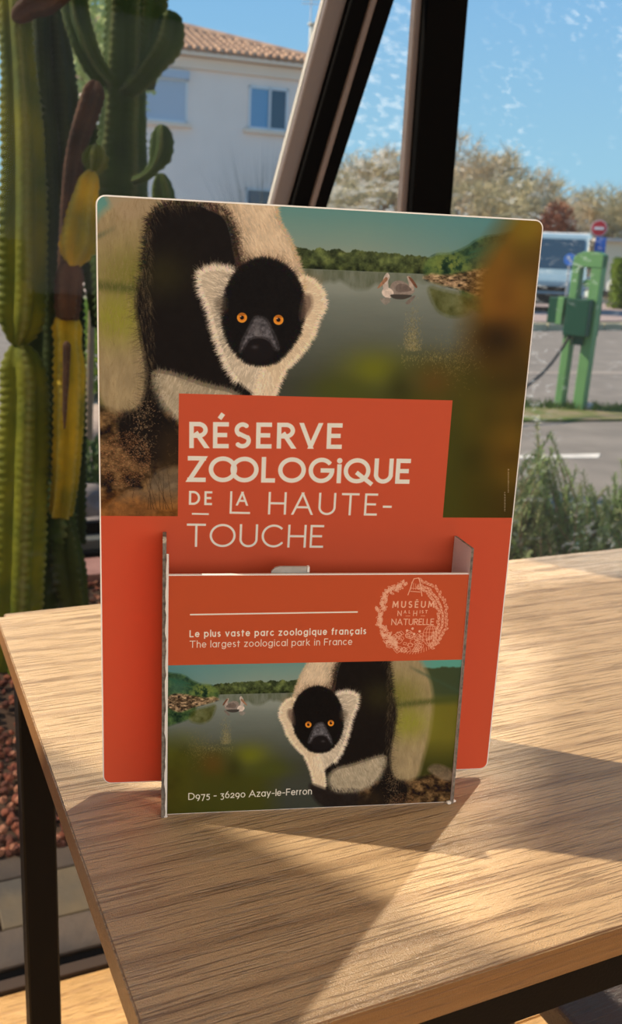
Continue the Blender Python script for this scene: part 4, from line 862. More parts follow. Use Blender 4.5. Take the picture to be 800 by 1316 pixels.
stem('branch', [(92, 700, 2.3, 18), (88, 520, 2.3, 22), (84, 330, 2.3, 23), (82, 150, 2.3, 21), (70, 40, 2.3, 20), (60, -110, 2.3, 18)], 'd', 4, .1, tip=False)
stem('branch', [(160, 940, 2.2, 24), (160, 700, 2.2, 28), (158, 480, 2.2, 30), (152, 340, 2.18, 35), (154, 240, 2.16, 36), (157, 160, 2.15, 31), (159, 100, 2.15, 29), (162, 20, 2.15, 27), (170, -130, 2.15, 28)], 'g', 5, .2, tip=False, lab='broad central green column')
stem('branch', [(160, 118, 2.12, 9), (176, 108, 2.10, 13), (196, 84, 2.08, 17), (214, 56, 2.08, 22), (220, 14, 2.08, 19)], 'g', 4, .3, lab='rounded side arm near the roof line')
stem('branch', [(184, 110, 2.2, 18), (187, 60, 2.2, 26), (192, 0, 2.2, 27), (194, -100, 2.2, 22)], 'g', 5, .6, tip=False)
stem('branch', [(140, 106, 2.1, 12), (122, 84, 2.08, 15), (108, 52, 2.06, 17), (98, 10, 2.06, 18), (92, -90, 2.06, 18)], 'g', 5, .8, tip=False)
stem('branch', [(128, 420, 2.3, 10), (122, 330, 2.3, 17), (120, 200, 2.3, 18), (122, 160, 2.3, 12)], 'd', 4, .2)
stem('branch', [(82, 420, 2.14, 11), (86, 330, 2.12, 12), (90, 250, 2.1, 12), (98, 190, 2.08, 13), (112, 145, 2.06, 15), (124, 104, 2.06, 16)], 'b', 5, .1, fin=.3, lab='brown woody old branch')
stem('branch', [(172, 232, 2.02, 5), (184, 228, 2.0, 6), (196, 218, 2.0, 8), (207, 196, 2.0, 15), (208, 160, 2.0, 14)], 'g', 4, .3, lab='small upright arm with sunlit teeth')
stem('branch', [(214, 330, 2.05, 17), (211, 260, 2.05, 16), (206, 222, 2.03, 11)], 'g', 4, .3)
stem('branch', [(78, 662, 2.0, 16), (84, 610, 1.97, 18), (88, 540, 1.95, 20), (89, 480, 1.95, 21), (87, 440, 1.95, 18), (86, 418, 1.95, 20), (86, 398, 1.95, 16)], 'y', 5, .25, lab='yellow green lower arm with a brown scar')
stem('scar', [(83, 552, 1.885, 1.2), (83.5, 520, 1.885, 3.2), (85, 480, 1.885, 4.6), (86, 438, 1.885, 5.5)], 'b', 4, .3, base=True, fin=.15, scal=.02, lab='long brown scar on the lower arm')
stem('branch', [(87, 412, 1.93, 13), (87, 390, 1.93, 17), (89, 360, 1.93, 18), (93, 330, 1.93, 15)], 'b', 5, .3, fin=.3, lab='bark brown joint of the yellow arm')
stem('branch', [(93, 345, 1.92, 12), (98, 318, 1.92, 24), (104, 280, 1.92, 21), (112, 240, 1.92, 15), (121, 218, 1.92, 10)], 'y', 5, .15, base=True, lab='bright yellow middle joint')
stem('branch', [(119, 226, 1.92, 9), (122, 208, 1.92, 18), (124, 186, 1.92, 19)], 'o', 6, .2, base=True, lab='round olive bud on top of the yellow arm')
stem('branch', [(16, 26, 1.86, 12), (36, 10, 1.86, 14), (60, -2, 1.86, 18), (90, -30, 1.86, 20)], 'b', 5, .3, base=True, tip=False, fin=.35, lab='withered brown limb across the top corner')
# ------------------------------------------------------------------ beyond the glass, left: stones and a low plant
M_STONE = mat('grey_dry_stone', (.24, .20, .18), .9, .1, var=.4, vscale=14, bump=.5, bscale=30)
M_STONE2 = mat('warm_dry_stone', (.38, .29, .23), .9, .1, var=.4, vscale=14, bump=.5, bscale=30)
def leafball(c, n, rx, rz, l, w, rng_, up=.3):
    V = []; F = []
    for _ in range(n):
        d = Vector((rng_.gauss(0, 1), rng_.gauss(0, 1), rng_.gauss(0, 1))).normalized(); q = rng_.random() ** .45
        p = c + Vector((d.x * rx * q, d.y * rx * q, d.z * rz * q)); dr = (d + Vector((rng_.gauss(0, .5), rng_.gauss(0, .5), rng_.gauss(0, .5) + up))).normalized(); s = dr.orthogonal().normalized()
        s = (Matrix.Rotation(rng_.uniform(0, 6.28), 3, dr) @ s) * w; k = len(V); L2 = l * rng_.uniform(.6, 1.3); V += [p, p + dr * L2 * .5 + s, p + dr * L2, p + dr * L2 * .5 - s]; F.append((k, k + 1, k + 2, k + 3))
    return V, F
def rock(c, s, rng_, flat=.6):
    bm = newbm(); bmesh.ops.create_icosphere(bm, subdivisions=3, radius=1)
    o_ = Vector((rng_.uniform(0, 50), rng_.uniform(0, 50), 0))
    for v in bm.verts:
        n = v.co.copy(); q = 1 + .35 * mnoise.noise(n * 1.3 + o_) + .15 * mnoise.noise(n * 3.5 + o_); v.co = Vector((n.x * s * q, n.y * s * .7 * q, max(n.z * s * flat * q, -s * .25)))
    mz = min(v.co.z for v in bm.verts); bmesh.ops.translate(bm, vec=c - Vector((0, 0, mz)), verts=bm.verts); return bm
rr = random.Random(12)
for x, y, s, m_, lb in ((127, 706, .13, 0, 'lowest grey border stone, just above the black rail left of the display'), (104, 664, .17, 0, 'large grey border stone between cactus and display, below the low plant'), (112, 612, .15, 1, 'tan border stone behind the low dark plant beside the cactus'), (128, 578, .18, 1, 'farthest tan border stone against the left edge of the display')):
    own('border_stone', rock(gnd(x, y, -.02), s, rr), (M_STONE, M_STONE2)[m_], True, group='rough stones bordering the yard behind the cactus', label=lb)
bm = newbm(); prism(bm, [gnd(40, 560), gnd(150, 560), gnd(150, 520), gnd(40, 520)], Vector((0, 0, -.02))); obj('sandy_path', bm, mat('sandy_path', (.50, .37, .28), .9, .1, var=.2, vscale=6), gd)
V, F = leafball(gnd(112, 642) + Vector((0, 0, .12)), 900, .17, .13, .05, .010, rr); c0 = gnd(112, 642); M_TWIG = mat('grey_twig', (.20, .15, .10), .9, .1); M_LOW = mat('low_plant_green', (.07, .11, .03), .6, .3, trans=.2)
o = link('low_shrub', fastmesh('low_shrub', [v - c0 for v in V], F), M_LOW); o.location = c0; tag(o, 'small dark green plant among the border stones beside the cactus', 'shrub')
c0 = px(105, 60, 4.2); c0.z = -.02; V, F = leafball(Vector((0, 0, px(105, 60, 4.2).z + .02)), 1500, .34, .38, .07, .018, rr); o = link('young_tree', fastmesh('young_tree', V, F), mat('pale_new_leaves', (.50, .56, .26), .6, .3, trans=.4)); o.location = c0; bm = newbm(); tube(bm, [(0, 0, 0), (.03, 0, .8), (0, 0, px(105, 60, 4.2).z)], [.02, .016, .01], 7); obj('trunk', bm, M_TWIG, o, world=False); tag(o, 'young tree with pale green leaves glimpsed between the upper cactus arms', 'tree')
c0 = gnd(118, 505); V, F = leafball(c0 + Vector((0, 0, .32)), 1500, .42, .34, .09, .02, rr); o = link('bright_shrub', fastmesh('bright_shrub', [v - c0 for v in V], F), mat('sunlit_shrub_green', (.26, .36, .06), .6, .3, trans=.3)); o.location = c0; tag(o, 'bright green shrub in the yard seen in the gap between cactus and display', 'shrub')
# ------------------------------------------------------------------ rosemary bushes right
M_ROS = [mat('rosemary_%d' % i, c, .7, .2, trans=.15) for i, c in enumerate(((.20, .28, .09), (.27, .32, .14), (.13, .20, .06)))]; M_TWIG = mat('grey_twig', (.20, .15, .10), .9, .1)
def rosemary(x, ybase, tops, label, seed, n=24):
    r_ = random.Random(seed); c = gnd(x, ybase, -.02); D = depth(c); o0 = empty('rosemary_bush', c, label=label, cat='bush', group='rosemary bushes outside the glass')
    tv = []; lv = [[], []]; lf = [[], []]; bmt = newbm()
    for i in range(n):
        if i < len(tops): tip = px(tops[i][0], tops[i][1], D + r_.uniform(-.1, .15))
        else: q = r_.choice(tops); tip = px(q[0] + r_.gauss(0, 13), q[1] + abs(r_.gauss(0, 38)) + 8, D + r_.uniform(-.22, .22))
        bs = c + Vector((r_.gauss(0, .08) + (tip.x - c.x) * .45, r_.gauss(0, .09), 0)); L2 = (tip - bs).length; bend = Vector((r_.gauss(0, .03), r_.gauss(0, .03), 0))
        P = lambda t: bs + (tip - bs) * t + bend * math.sin(math.pi * t)
        tube(bmt, [P(t) - c for t in (0, .3, .6, 1)], [.005, .004, .003, .0012], 5)
        m_ = int(L2 / .0034); kk = i % 2
        for j in range(m_):
            t = .12 + .88 * j / m_; p = P(t) - c; d = (P(min(t + .02, 1.02)) - P(t)).normalized(); a = d.orthogonal().normalized(); a = Matrix.Rotation(j * 2.4 + r_.random(), 3, d) @ a
            dr = (a + d * r_.uniform(.5, 1.1)).normalized(); ln = .030 * (1 - .55 * t) * r_.uniform(.7, 1.3) + .006; w_ = dr.cross(d).normalized() * .0026; k = len(lv[kk]); lv[kk] += [p - w_, p + w_, p + dr * ln + w_ * .6, p + dr * ln - w_ * .6]; lf[kk].append((k, k + 1, k + 2, k + 3))
    obj('stems', bmt, M_TWIG, o0, world=False)
    for kk in (0, 1): tag(link('foliage', fastmesh('foliage', lv[kk], lf[kk]), M_ROS[(seed + kk) % 3], o0), kind='stuff')
rosemary(676, 735, [(690, 536), (676, 585), (664, 600), (694, 575), (700, 600), (708, 556), (670, 640), (690, 610)], 'tall rosemary bush nearest the right edge of the display', 1, 60)
rosemary(716, 728, [(709, 560), (716, 590), (712, 610), (700, 650), (722, 660), (708, 575)], 'rosemary bush with one high spike, second from the display', 2, 34)
rosemary(756, 720, [(742, 602), (750, 606), (758, 640), (736, 650), (748, 625), (772, 650)], 'rosemary bush with thin middling sprigs, third from the display', 3, 46)
rosemary(798, 712, [(800, 590), (790, 610), (782, 625), (808, 600), (795, 640), (778, 650), (815, 610)], 'broad rosemary bush cut by the right edge of the picture', 4, 60)
# ------------------------------------------------------------------ green barrier stand
M_GRN = mat('green_enamel', (.13, .29, .10), .5, .4, var=.12, vscale=5); M_GRD = mat('shaded_dark_green_enamel', (.004, .055, .026), .45, .4)  # motor box green, darkened further for the shade on it
PB = gnd(742, 526); GD = depth(PB); kx = GD / FPX
bs = empty('barrier_stand', PB, label='green steel barrier stand with a dark green motor box on the grass verge', cat='barrier')
gx_ = Vector((.82, -.57, 0)).normalized(); gy_ = Vector((-gx_.y, gx_.x, 0)); PL = gnd(724, 523)
def top_of(P, x, y):
    d = ray(x, y); t = math.hypot(P.x - CAM.x, P.y - CAM.y) / math.hypot(d.x, d.y); return CAM.z + d.z * t
zt_ = top_of(PB, 770, 327)
def post(P, w, dp, z1, nm):
    bm = newbm(); box(bm, P - gx_ * w / 2, gx_ * w, gy_ * dp, Vector((0, 0, z1))); bevel(bm, .006, 2); obj(nm, bm, M_GRN, bs)
post(PB, .085, .11, zt_, 'post'); post(PB - gx_ * .165, .062, .11, zt_ - .02, 'post')
bm = newbm(); arch = [PB + gx_ * .0425 + ZD * (zt_ - .10), PB + gx_ * .0425 + ZD * (zt_ + .0), PB + gx_ * .0 + ZD * (zt_ + .02), PB - gx_ * .10 + ZD * (zt_ + .02), PB - gx_ * .16 + ZD * (zt_ + .0), PB - gx_ * .196 + ZD * (zt_ - .05), PB - gx_ * .196 + ZD * (zt_ - .10)]
prism(bm, [p - gy_ * .004 for p in arch], gy_ * .118); bevel(bm, .004, 1); obj('arched_head', bm, M_GRN, bs)
zb0, zb1 = top_of(PB, 740, 432), top_of(PB, 740, 384)
bm = newbm(); box(bm, PB - gx_ * .17 + ZD * zb0 - gy_ * .10, gx_ * .19, gy_ * .30, ZD * (zb1 - zb0)); bevel(bm, .01, 2); obj('motor_box', bm, M_GRD, bs)
bm = newbm(); box(bm, PB - gx_ * .33 + ZD * (zb0 + .08) - gy_ * .06, gx_ * .16, gy_ * .2, ZD * (zb1 - zb0 - .08)); bevel(bm, .01, 2); obj('arm_bracket', bm, M_GRD, bs)
bm = newbm(); box(bm, PB - gx_ * .24 + ZD * (zb0 + .08) - gy_ * .10, gx_ * .05, gy_ * .25, ZD * (zb1 - zb0 - .075)); bevel(bm, .006, 1); tag(obj('bracket_rib', bm, M_GRN, bs), 'lighter green rib')
bm = newbm(); box(bm, PB - gx_ * .10 + ZD * (zb0 - .07) - gy_ * .03, gx_ * .08, gy_ * .12, ZD * .08); obj('lower_housing', bm, M_GRD, bs)
bm = newbm(); lathe_disc(bm, PB - gx_ * .075 + ZD * (zt_ - .22) + gy_ * .03, gy_, .030, .03, 20); obj('key_cap', bm, M_GRN, bs)
bm = newbm(); lathe_disc(bm, PB - gx_ * .062 + ZD * (zt_ - .30) + gy_ * .03, gy_, .024, .03, 20); obj('lamp_lens', bm, M_CARD, bs)
bs.rotation_euler = (0, .022, 0)
bm = newbm(); q0 = px(735, 428, GD - .1); q1 = px(683, 492, GD - .6); q2 = px(640, 526, GD - .9); pts = [q0.lerp(q1, t) + Vector((0, 0, -.05 * math.sin(math.pi * t))) for t in (0, .25, .5, .75, 1)] + [q2, Vector((q2.x - .5, q2.y - .3, .02))]
tube(bm, pts, .013, 8); own('barrier_cable', bm, mat('dark_cable', (.05, .045, .04), .6, .3), True, label='dark cable sagging from the green barrier box down behind the display', cat='cable')
own('round_stone', rock(gnd(755, 527, -.01), .055, rr, .9), mat('pale_stone', (.55, .5, .44), .9, .1), True, label='pale round stone at the foot of the green barrier stand', cat='stone')
c0 = gnd(775, 526); V, F = [], []
for _ in range(900):
    p = Vector((rr.uniform(-.7, .9), rr.uniform(-.12, .12), -.01)); h = rr.uniform(.03, .09); w_ = .006; d = Vector((rr.gauss(0, .02), rr.gauss(0, .02), h)); k = len(V); V += [p + Vector((-w_, 0, 0)), p + Vector((w_, 0, 0)), p + d]; F.append((k, k + 1, k + 2))
o = link('grass_tufts', fastmesh('grass_tufts', V, F), mat('verge_grass', (.13, .19, .04), .8, .2)); o.location = c0; tag(o, 'short green grass on the verge at the barrier stand', 'grass', kind='stuff')
# ------------------------------------------------------------------ road signs
M_RD = mat('sign_red', (.50, .02, .03), .4, .4); M_WS = mat('sign_white', (.80, .78, .76), .5, .3); M_BL = mat('sign_blue', (.02, .13, .50), .4, .4); M_POLE = mat('galvanised_pole', (.42, .42, .40), .5, .5)
def facing(P): d = (CAM - P); d.z = 0; return d.normalized()
D = 30; Pc = px(770.5, 293.5, D); nf = facing(Pc); sd = Vector((-nf.y, nf.x, 0)) * -1
sg = empty('road_sign', Vector((Pc.x, Pc.y, -.02)), label='round red no entry sign with a white bar on a pole behind the barrier stand', cat='road sign')
bm = newbm(); tube(bm, [Vector((Pc.x, Pc.y, -.02)) - nf * .05, Vector((Pc.x, Pc.y, Pc.z + .25)) - nf * .05], .03, 10); obj('pole', bm, M_POLE, sg)
bm = newbm(); lathe_disc(bm, Pc, nf, .255, .02); obj('rim', bm, M_WS, sg)
bm = newbm(); lathe_disc(bm, Pc + nf * .02, nf, .235, .006); obj('disc', bm, M_RD, sg)
bm = newbm(); box(bm, Pc + nf * .026 - sd * .15 - ZD * .038, sd * .30, nf * .006, ZD * .076); obj('bar', bm, M_WS, sg)
P2 = px(772, 316, D); bm = newbm(); box(bm, P2 - sd * .17 - ZD * .27, sd * .34, nf * .015, ZD * .54); tag(obj('lower_plate', bm, M_BL, sg), 'dark blue plate')
Pc = px(733, 333.5, 27); nf = facing(Pc); sd = Vector((-nf.y, nf.x, 0)) * -1
sg = empty('road_sign', Vector((Pc.x, Pc.y, -.02)), label='small round blue road sign with a white arrow in front of the van', cat='road sign')
bm = newbm(); tube(bm, [Vector((Pc.x, Pc.y, -.02)) - nf * .05, Vector((Pc.x, Pc.y, Pc.z + .15)) - nf * .05], .025, 10); obj('pole', bm, M_POLE, sg)
bm = newbm(); lathe_disc(bm, Pc, nf, .17, .02); obj('disc', bm, mat('sign_light_blue', (.08, .26, .75), .4, .4), sg)
bm = newbm(); q = lambda u, v: Pc + nf * .021 + sd * u + ZD * v; prism(bm, [q(-.08, -.08), q(-.04, -.10), q(.05, .02), q(.09, -.01), q(.08, .10), q(-.03, .08), q(.01, .05)], nf * .005); obj('arrow', bm, M_WS, sg)
# ------------------------------------------------------------------ vehicles
M_TYRE = mat('tyre_rubber', (.02, .02, .02), .8, .2); M_WIN = mat('vehicle_glass', (.03, .06, .09), .08, .8); M_CHR = mat('headlamp', (.75, .75, .72), .2, .6)
def van(P, face, Wd_, Ht, Ln, m_lo, m_hi, label, split_=.50):
    P = Vector((P.x, P.y, -.02)); f = Vector(face).normalized(); s = Vector((-f.y, f.x, 0)); v = empty('van', P, label=label, cat='van')
    # profile: (along, z), nose at 0, going back
    prof = [(0, .28), (0, .95), (-.15, 1.12), (-.75, 1.28), (-1.35, Ht - .12), (-1.6, Ht), (-Ln, Ht), (-Ln, .28)]
    bm = newbm(); prism(bm, [P - s * Wd_ / 2 + f * a + ZD * z for a, z in prof], s * Wd_); bm.normal_update(); bevel(bm, .05, 2); obj('body', bm, m_lo, v)
    bm = newbm(); prism(bm, [P - s * (Wd_ / 2 + .01) + f * a + ZD * z for a, z in ((-1.30, Ht - .20), (-1.6, Ht + .01), (-Ln - .01, Ht + .01), (-Ln - .01, Ht - .45), (-1.5, Ht - .45))], s * (Wd_ + .02)); obj('roof_shell', bm, m_hi, v)
    up_ = (Vector((0, 0, Ht - .16)) - f * 1.33 - (Vector((0, 0, 1.30)) - f * .78)); nn = up_.cross(s).normalized(); nn = nn if nn.dot(f) > 0 else -nn
    bm = newbm(); o_ = P - f * .80 + ZD * 1.31 - s * (Wd_ / 2 - .12); box(bm, o_ + nn * .0, s * (Wd_ - .24), up_ * .93, nn * .05); obj('windscreen', bm, M_WIN, v)
    for sg_ in (-1, 1):
        bm = newbm(); b_ = P + s * sg_ * (Wd_ / 2 + (.0 if sg_ > 0 else -.0)); prism(bm, [b_ + f * a + ZD * z + s * sg_ * .012 for a, z in ((-1.05, 1.32), (-1.5, Ht - .5), (-2.3, Ht - .5), (-2.3, 1.32))], -s * sg_ * .03); obj('side_window', bm, M_WIN, v)
        for a in (-.85, -Ln + .9):
            bm = newbm(); lathe_disc(bm, P + s * sg_ * (Wd_ / 2 + .01) + f * a + ZD * .33, -s * sg_, .33, .22, 24); w_ = obj('wheel', bm, M_TYRE, v)
            bm = newbm(); lathe_disc(bm, P + s * sg_ * (Wd_ / 2 + .02) + f * a + ZD * .33, -s * sg_, .19, .05, 18); obj('wheel_rim', bm, M_POLE, w_)
        bm = newbm(); box(bm, P + s * (sg_ * (Wd_ / 2 - .22) - .14) + f * -.02 + ZD * .78, s * .28, f * .04, ZD * .2); obj('headlamp', bm, M_CHR, v)
        bm = newbm(); box(bm, P + s * (sg_ * (Wd_ / 2 + .12) - .06) + f * -1.1 + ZD * 1.35, s * .12, f * .1, ZD * .26); obj('wing_mirror', bm, M_TYRE, v)
    bm = newbm(); box(bm, P - s * (Wd_ / 2 - .05) + f * -.02 + ZD * .30, s * (Wd_ - .1), f * .10, ZD * .28); bevel(bm, .03, 1); obj('bumper', bm, M_TYRE, v)
    bm = newbm(); box(bm, P - s * .42 + f * -.01 + ZD * .66, s * .84, f * .035, ZD * .14); obj('grille', bm, M_TYRE, v); return v
M_VB = mat('light_blue_paint', (.25, .36, .42), .3, .6); M_VW = mat('white_paint', (.78, .77, .72), .35, .5); M_VC = mat('cream_paint', (.74, .70, .58), .4, .5)
Pv = gnd(705, 402); van(Pv, (-.25, -1, 0), 1.95, 2.40, 5.2, M_VB, M_VW, 'blue and white van parked beyond the road just right of the display')
Pv = gnd(775, 390); van(Pv + Vector((.4, 2.5, 0)), (-.9, -.45, 0), 2.0, 2.55, 5.6, M_VW, M_VW, 'white van parked behind the no entry sign and the green hedge')
# hedge
M_HED = mat('hedge_green', (.15, .22, .025), .7, .2, trans=.2); c0 = gnd(806, 398); D = depth(c0); V = []; F = []; rh = random.Random(31); topz = top_of(c0, 800, 334)
for _ in range(9000):
    u = rh.uniform(-.55, 4.5); v = rh.uniform(-.5, .5); z = rh.uniform(0, 1) ** .7 * topz
    if rh.random() < .75: 
        if rh.random() < .5: v = -.5 + rh.uniform(-.06, .12)
        elif rh.random() < .6: z = topz + rh.uniform(-.15, .06)
        else: u = -.55 + rh.uniform(-.08, .1)
    p = Vector((u, v, z)); dr = Vector((rh.gauss(0, 1), rh.gauss(0, 1), rh.gauss(0, 1) + .6)).normalized(); s = dr.orthogonal().normalized() * .035; k = len(V); V += [p, p + dr * .05 + s, p + dr * .12, p + dr * .05 - s]; F.append((k, k + 1, k + 2, k + 3))
hg = empty('hedge', c0, label='clipped yellow green hedge at the right edge beyond the road', cat='hedge'); tag(link('foliage', fastmesh('foliage', V, F), M_HED, hg), kind='stuff')
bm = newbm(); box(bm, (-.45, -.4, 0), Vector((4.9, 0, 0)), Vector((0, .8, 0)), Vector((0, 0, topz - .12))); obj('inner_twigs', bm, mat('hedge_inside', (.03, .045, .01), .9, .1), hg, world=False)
# cream shed far right
def onpl(x, y, P0, d2):
    n = Vector((-d2.y, d2.x, 0)); r_ = ray(x, y); return CAM + r_ * ((P0 - CAM).dot(n) / r_.dot(n))
P0 = px(790, 320, 44); w2 = Vector((1, .1, 0)).normalized(); A_ = onpl(778, 312, P0, w2); B_ = onpl(900, 316, P0, w2); A_.z = -.02; B_.z = -.02; zt2 = onpl(790, 310, P0, w2).z
sh = empty('shed', (A_ + B_) / 2, label='long low cream building behind the hedge at the right edge', cat='building')
bm = newbm(); box(bm, A_, B_ - A_, Vector((0, 6, 0)), ZD * (zt2 + .02)); obj('wall', bm, mat('cream_render', (.72, .64, .46), .9, .1), sh)
bm = newbm(); box(bm, A_ + ZD * (zt2) - Vector((.3, .3, 0)), (B_ - A_) + Vector((.6, 0, 0)), Vector((0, 6.6, 0)), ZD * .14); obj('roof', bm, mat('shed_roof', (.55, .5, .44), .8, .1), sh)
# ------------------------------------------------------------------ house
M_WALL = mat('pinkish_render', (.96, .79, .68), .95, .1, var=.06, vscale=1.2); M_EAVE = mat('eave_render', (.90, .70, .54), .95, .1); M_TILE = mat('canal_tile', (.56, .36, .24), .9, .1, var=.45, vscale=3.0, col2=(.34, .22, .16))
M_SHUT = mat('roller_shutter', (.50, .55, .62), .6, .3); M_FRM = mat('white_window_frame', (.72, .72, .72), .5, .3); M_PANE = mat('house_pane', (.05, .08, .12), .05, .9); M_DARK = mat('dark_interior', (.04, .04, .04), .8, .1)
wd = Vector((math.cos(R(18.4)), math.sin(R(18.4)), 0)); wn_ = Vector((wd.y, -wd.x, 0)); P0 = px(300, 150, 26)
hp = lambda x, y, o_=0.0: onpl(x, y, P0 + wn_ * o_, wd)
hA, hB = hp(120, 150), hp(409, 150); hA.z = hB.z = -.02; ze = hp(300, 72).z
hs = empty('house', (hA + hB) / 2, label='two storey house with pinkish render and a clay tile roof beyond the cactus', cat='house')
bm = newbm(); box(bm, hA, hB - hA, -wn_ * 8.0, ZD * (ze + .02)); obj('wall', bm, M_WALL, hs)
bm = newbm(); box(bm, hA + ZD * (ze - .42) + wn_ * .0 - wd * .08, (hB - hA) + wd * .16, wn_ * .10, ZD * .28); obj('eave_moulding', bm, M_EAVE, hs)
bm = newbm(); box(bm, hA + ZD * (ze - .12) - wd * .2, (hB - hA) + wd * .5, wn_ * .30, ZD * .10); obj('gutter', bm, M_EAVE, hs)
E1 = hA + ZD * ze + wn_ * .35 - wd * .3; E2 = hB + ZD * ze + wn_ * .35 + wd * .35; rid = -wn_ * 4.6 + ZD * 1.62
r2 = E2 - wd * 4.7 + rid; r1 = E1 + rid; E3 = E2 - wn_ * 9.0; E0 = E1 - wn_ * 9.0
bm = newbm(); vs = [bm.verts.new(p) for p in (E1, E2, r2, r1, E3, E0)]; bm.faces.new((vs[0], vs[1], vs[2], vs[3])); bm.faces.new((vs[1], vs[4], vs[2])); bm.faces.new((vs[4], vs[5], vs[3], vs[2])); bm.faces.new((vs[0], vs[1], vs[4], vs[5])); obj('roof', bm, M_TILE, hs)
bm = newbm(); nt_ = int((E2 - E1).length / .22)
for i in range(nt_):
    a = E1 + (E2 - E1) * ((i + .5) / nt_); dist = (E2 - a).length; f_ = min(1.0, dist / 4.7); top_ = a + rid * f_
    if f_ < .06: continue
    m_ = max(2, int((top_ - a).length / .42))
    for j in range(m_):
        p, q = a.lerp(top_, j / m_), a.lerp(top_, (j + 1) / m_); tube(bm, [p - ZD * 0 + ZD * .03, q + ZD * .01], [.088, .070], 6)
tag(obj('tiles', bm, M_TILE, hs, True), kind='stuff')
bm = newbm(); tube(bm, [E2 + ZD * .03, r2 + ZD * .05], .12, 8); tube(bm, [r1 + ZD * .05, r2 + ZD * .05], .12, 8); obj('ridge_tiles', bm, M_TILE, hs)
def hwin(x0, y0, x1, y1, kind):
    A, B = hp(x0, (y0 + y1) / 2), hp(x1, (y0 + y1) / 2); zt_, zb_ = hp((x0 + x1) / 2, y0).z, hp((x0 + x1) / 2, y1).z; A.z = B.z = zb_; w_ = (B - A).length; h_ = zt_ - zb_
    bm = newbm(); t = .07
    for o_, u_, z_ in ((A, wd * w_, ZD * t), (A + ZD * (h_ - t), wd * w_, ZD * t), (A, wd * t, ZD * h_), (A + wd * (w_ - t), wd * t, ZD * h_)): box(bm, o_, u_, wn_ * .05, z_)
    if kind == 'slide': box(bm, A + wd * (w_ * .52), wd * .05, wn_ * .05, ZD * h_)
    f = obj('window', bm, M_FRM, hs); bm = newbm(); box(bm, A + wd * t, wd * (w_ * (.5 if kind == 'slide' else 1) - t * (1 if kind == 'slide' else 2)), wn_ * .02, ZD * h_); p = obj('shutter' if kind != 'pane' else 'pane', bm, {'shut': M_SHUT, 'slide': mat('blue_curtained_pane', (.16, .34, .52), .3, .5), 'pane': M_PANE}[kind], f)
    if kind == 'slide': p.name = 'pane'; bm = newbm(); box(bm, A + wd * (w_ * .56), wd * (w_ * .44 - t), wn_ * .02, ZD * h_); obj('pane', bm, M_PANE, f)
    bm = newbm(); box(bm, A - wd * .12 - ZD * .10, wd * (w_ + .24), wn_ * .12, ZD * .10); obj('sill', bm, M_EAVE, f)
    if kind == 'shut': bm = newbm(); box(bm, A - wd * .03 + ZD * (h_ - .02), wd * (w_ + .06), wn_ * .14, ZD * .20); obj('shutter_box', bm, M_SHUT, f)
hwin(184, 99, 241, 157, 'shut'); hwin(319, 112, 370, 168, 'slide'); hwin(315, 242, 352, 285, 'pane'); 
# mast and flue seen beside the leaning window brace
Pf = px(402, 52, 34); bm = newbm(); tube(bm, [Pf - ZD * 1.6, Pf + ZD * .45], .13, 12); tube(bm, [Pf + ZD * .5, Pf + ZD * .56], .2, 12); fl_ = obj('flue', bm, M_VC, hs)
Pm = px(400, 10, 34.2); bm = newbm(); tube(bm, [Pm - ZD * 3, Pm + ZD * .7], .025, 6)
for k in range(5): tube(bm, [Pm + wd * -.35 + ZD * (.1 + .14 * k), Pm + wd * .3 + ZD * (.16 + .14 * k)], .02, 5)
obj('aerial', bm, M_WS, hs)
# ------------------------------------------------------------------ bare trees
M_BARK = mat('pale_bare_bark', (.36, .29, .22), .9, .1, var=.2, vscale=1); M_TW = [mat('twigs_%d' % i, c, .9, .1) for i, c in enumerate(((.56, .44, .28), (.50, .43, .25), (.60, .49, .31), (.48, .42, .22)))]; M_RUST = mat('rust_leaves', (.30, .12, .07), .9, .1)
def bare_tree(seed, H):
    r_ = random.Random(seed); bmt = newbm(); V = []; F = []
    def grow(p, d, L2, rad, lev):
        q = p + d * L2; mid = p.lerp(q, .5) + Vector((r_.gauss(0, .04), r_.gauss(0, .04), 0)) * L2
        if lev <= 3: tube(bmt, [p, mid, q], [rad, rad * .85, rad * .65], 5, False)
        else:
            s = d.cross(Vector((r_.gauss(0, 1), r_.gauss(0, 1), .1))).normalized() * rad * 1.2; k = len(V); V.extend([p - s, p + s, q + s * .4, q - s * .4]); F.append((k, k + 1, k + 2, k + 3))
        if lev >= 7: return
        n = 3 if lev < 5 else 5
        for _ in range(n):
            sp_ = .30 + .10 * lev; dd = (d + Vector((r_.gauss(0, sp_), r_.gauss(0, sp_), r_.gauss(.12, sp_ * .6)))).normalized()
            grow(p.lerp(q, r_.uniform(.55, 1)), dd, L2 * r_.uniform(.62, .84), rad * .62, lev + 1)
    grow(Vector((0, 0, 0)), Vector((0, 0, 1)), H * .22, H * .018, 1); return bmt, V, F
protos = []
for i in range(3):
    bmt, V, F = bare_tree(40 + i, 10.0); zmax = max(v[2] for v in V); me = bpy.data.meshes.new('trunk'); bmt.to_mesh(me); bmt.free(); me.materials.append(M_BARK); protos.append((me, fastmesh('twigs', V, F), zmax))
spots = [(438, 196, 62), (466, 204, 66), (494, 214, 64), (512, 206, 70), (540, 204, 66), (598, 190, 60), (622, 204, 64), (646, 212, 66), (670, 222, 62), (692, 238, 68), (735, 246, 70), (757, 244, 74), (780, 252, 72), (808, 250, 74), (455, 228, 52), (530, 230, 54), (610, 232, 50), (650, 246, 52), (720, 262, 80), (768, 264, 78), (800, 266, 70), (480, 240, 80), (560, 236, 76), (630, 240, 84)]
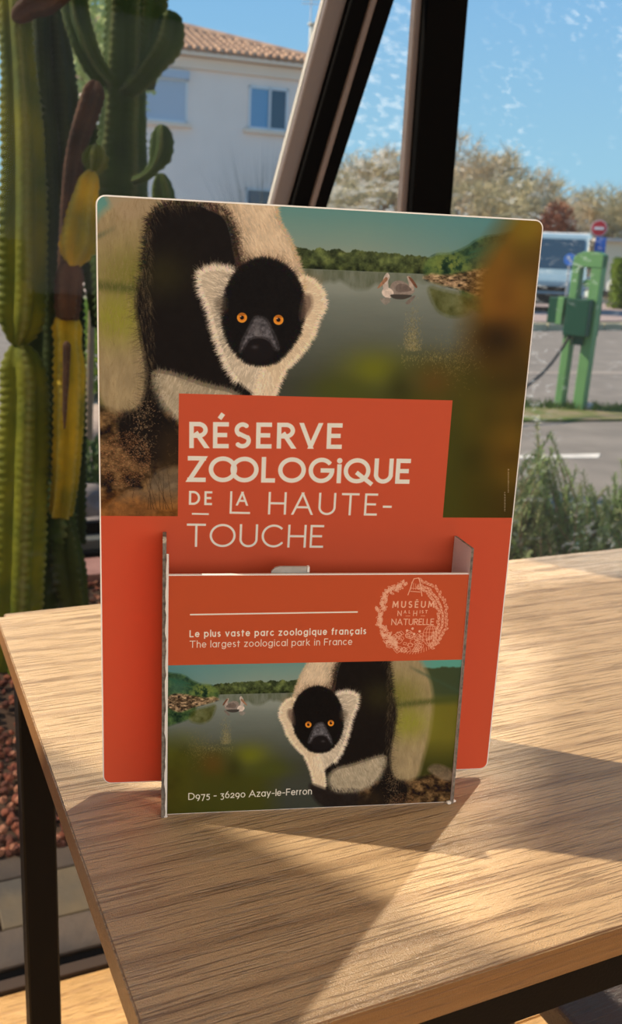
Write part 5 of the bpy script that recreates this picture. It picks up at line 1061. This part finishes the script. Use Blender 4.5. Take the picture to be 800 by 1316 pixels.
ORD = ['first', 'second', 'third', 'fourth', 'fifth', 'sixth', 'seventh', 'eighth', 'ninth', 'tenth']; cnt = {}
spots.sort()
for i, (x, y, D) in enumerate(spots):
    me, tw, zm = protos[i % 3]; P = px(x, 340, D); base_ = Vector((P.x, P.y, -.02)); z = top_of(P, x, y); s = (z + .02) / zm * 1.12
    reg = 'left of the upright window post' if x < 530 else ('behind the upright window post' if x < 590 else ('right of the upright window post' if x < 700 else 'above the parked vans'))
    o = empty('bare_tree', base_, random.Random(i).uniform(0, 6), group='bare winter trees ' + reg, label='%s leafless tan tree from the left of those %s' % (ORD[cnt.setdefault(reg, 0)], reg), cat='tree'); o.scale = (s * 1.05, s * 1.05, s)
    cnt[reg] += 1
    t1 = bpy.data.objects.new('trunk', me); C.objects.link(t1); t1.parent = o; m2 = tw.copy() if False else tw
    t2 = bpy.data.objects.new('twigs', tw); C.objects.link(t2); t2.parent = o; t2['kind'] = 'stuff'
    if not tw.materials: tw.materials.append(M_TW[i % 4])
P = px(711, 330, 46); z = top_of(P, 711, 262); c0 = Vector((P.x, P.y, -.02)); V, F = leafball(Vector((0, 0, z * .62)), 5200, 1.0, z * .42, .16, .05, random.Random(77))
o = empty('rust_tree', c0, label='small dense rust brown tree above the blue and white van', cat='tree'); tag(link('foliage', fastmesh('foliage', V, F), M_RUST, o), kind='stuff'); bm = newbm(); tube(bm, [(0, 0, 0), (0, 0, z * .5)], [.12, .08], 8); obj('trunk', bm, M_BARK, o, world=False)
# thin shrub against the house wall
P = hp(338, 250, 1.2); c0 = Vector((P.x, P.y, -.02)); V = []; F = []; r3 = random.Random(5)
zz = hp(338, 168, 1.2).z + .02
for _ in range(90):
    p = Vector((r3.gauss(0, .12), r3.gauss(0, .12), 0)); d = Vector((r3.gauss(0, .9), r3.gauss(0, .4), zz * r3.uniform(.7, 1))); s = Vector((.006, 0, 0)); k = len(V); V += [p - s, p + s, p + d * .5 + s + Vector((0, 0, .1)), p + d * .5 - s + Vector((0, 0, .1)), p + d]; F += [(k, k + 1, k + 2, k + 3), (k + 3, k + 2, k + 4)]
o = link('bare_bush', fastmesh('bare_bush', V, F), M_BARK); o.location = c0; tag(o, 'thin leafless bush in front of the house wall below its right window', 'bush')
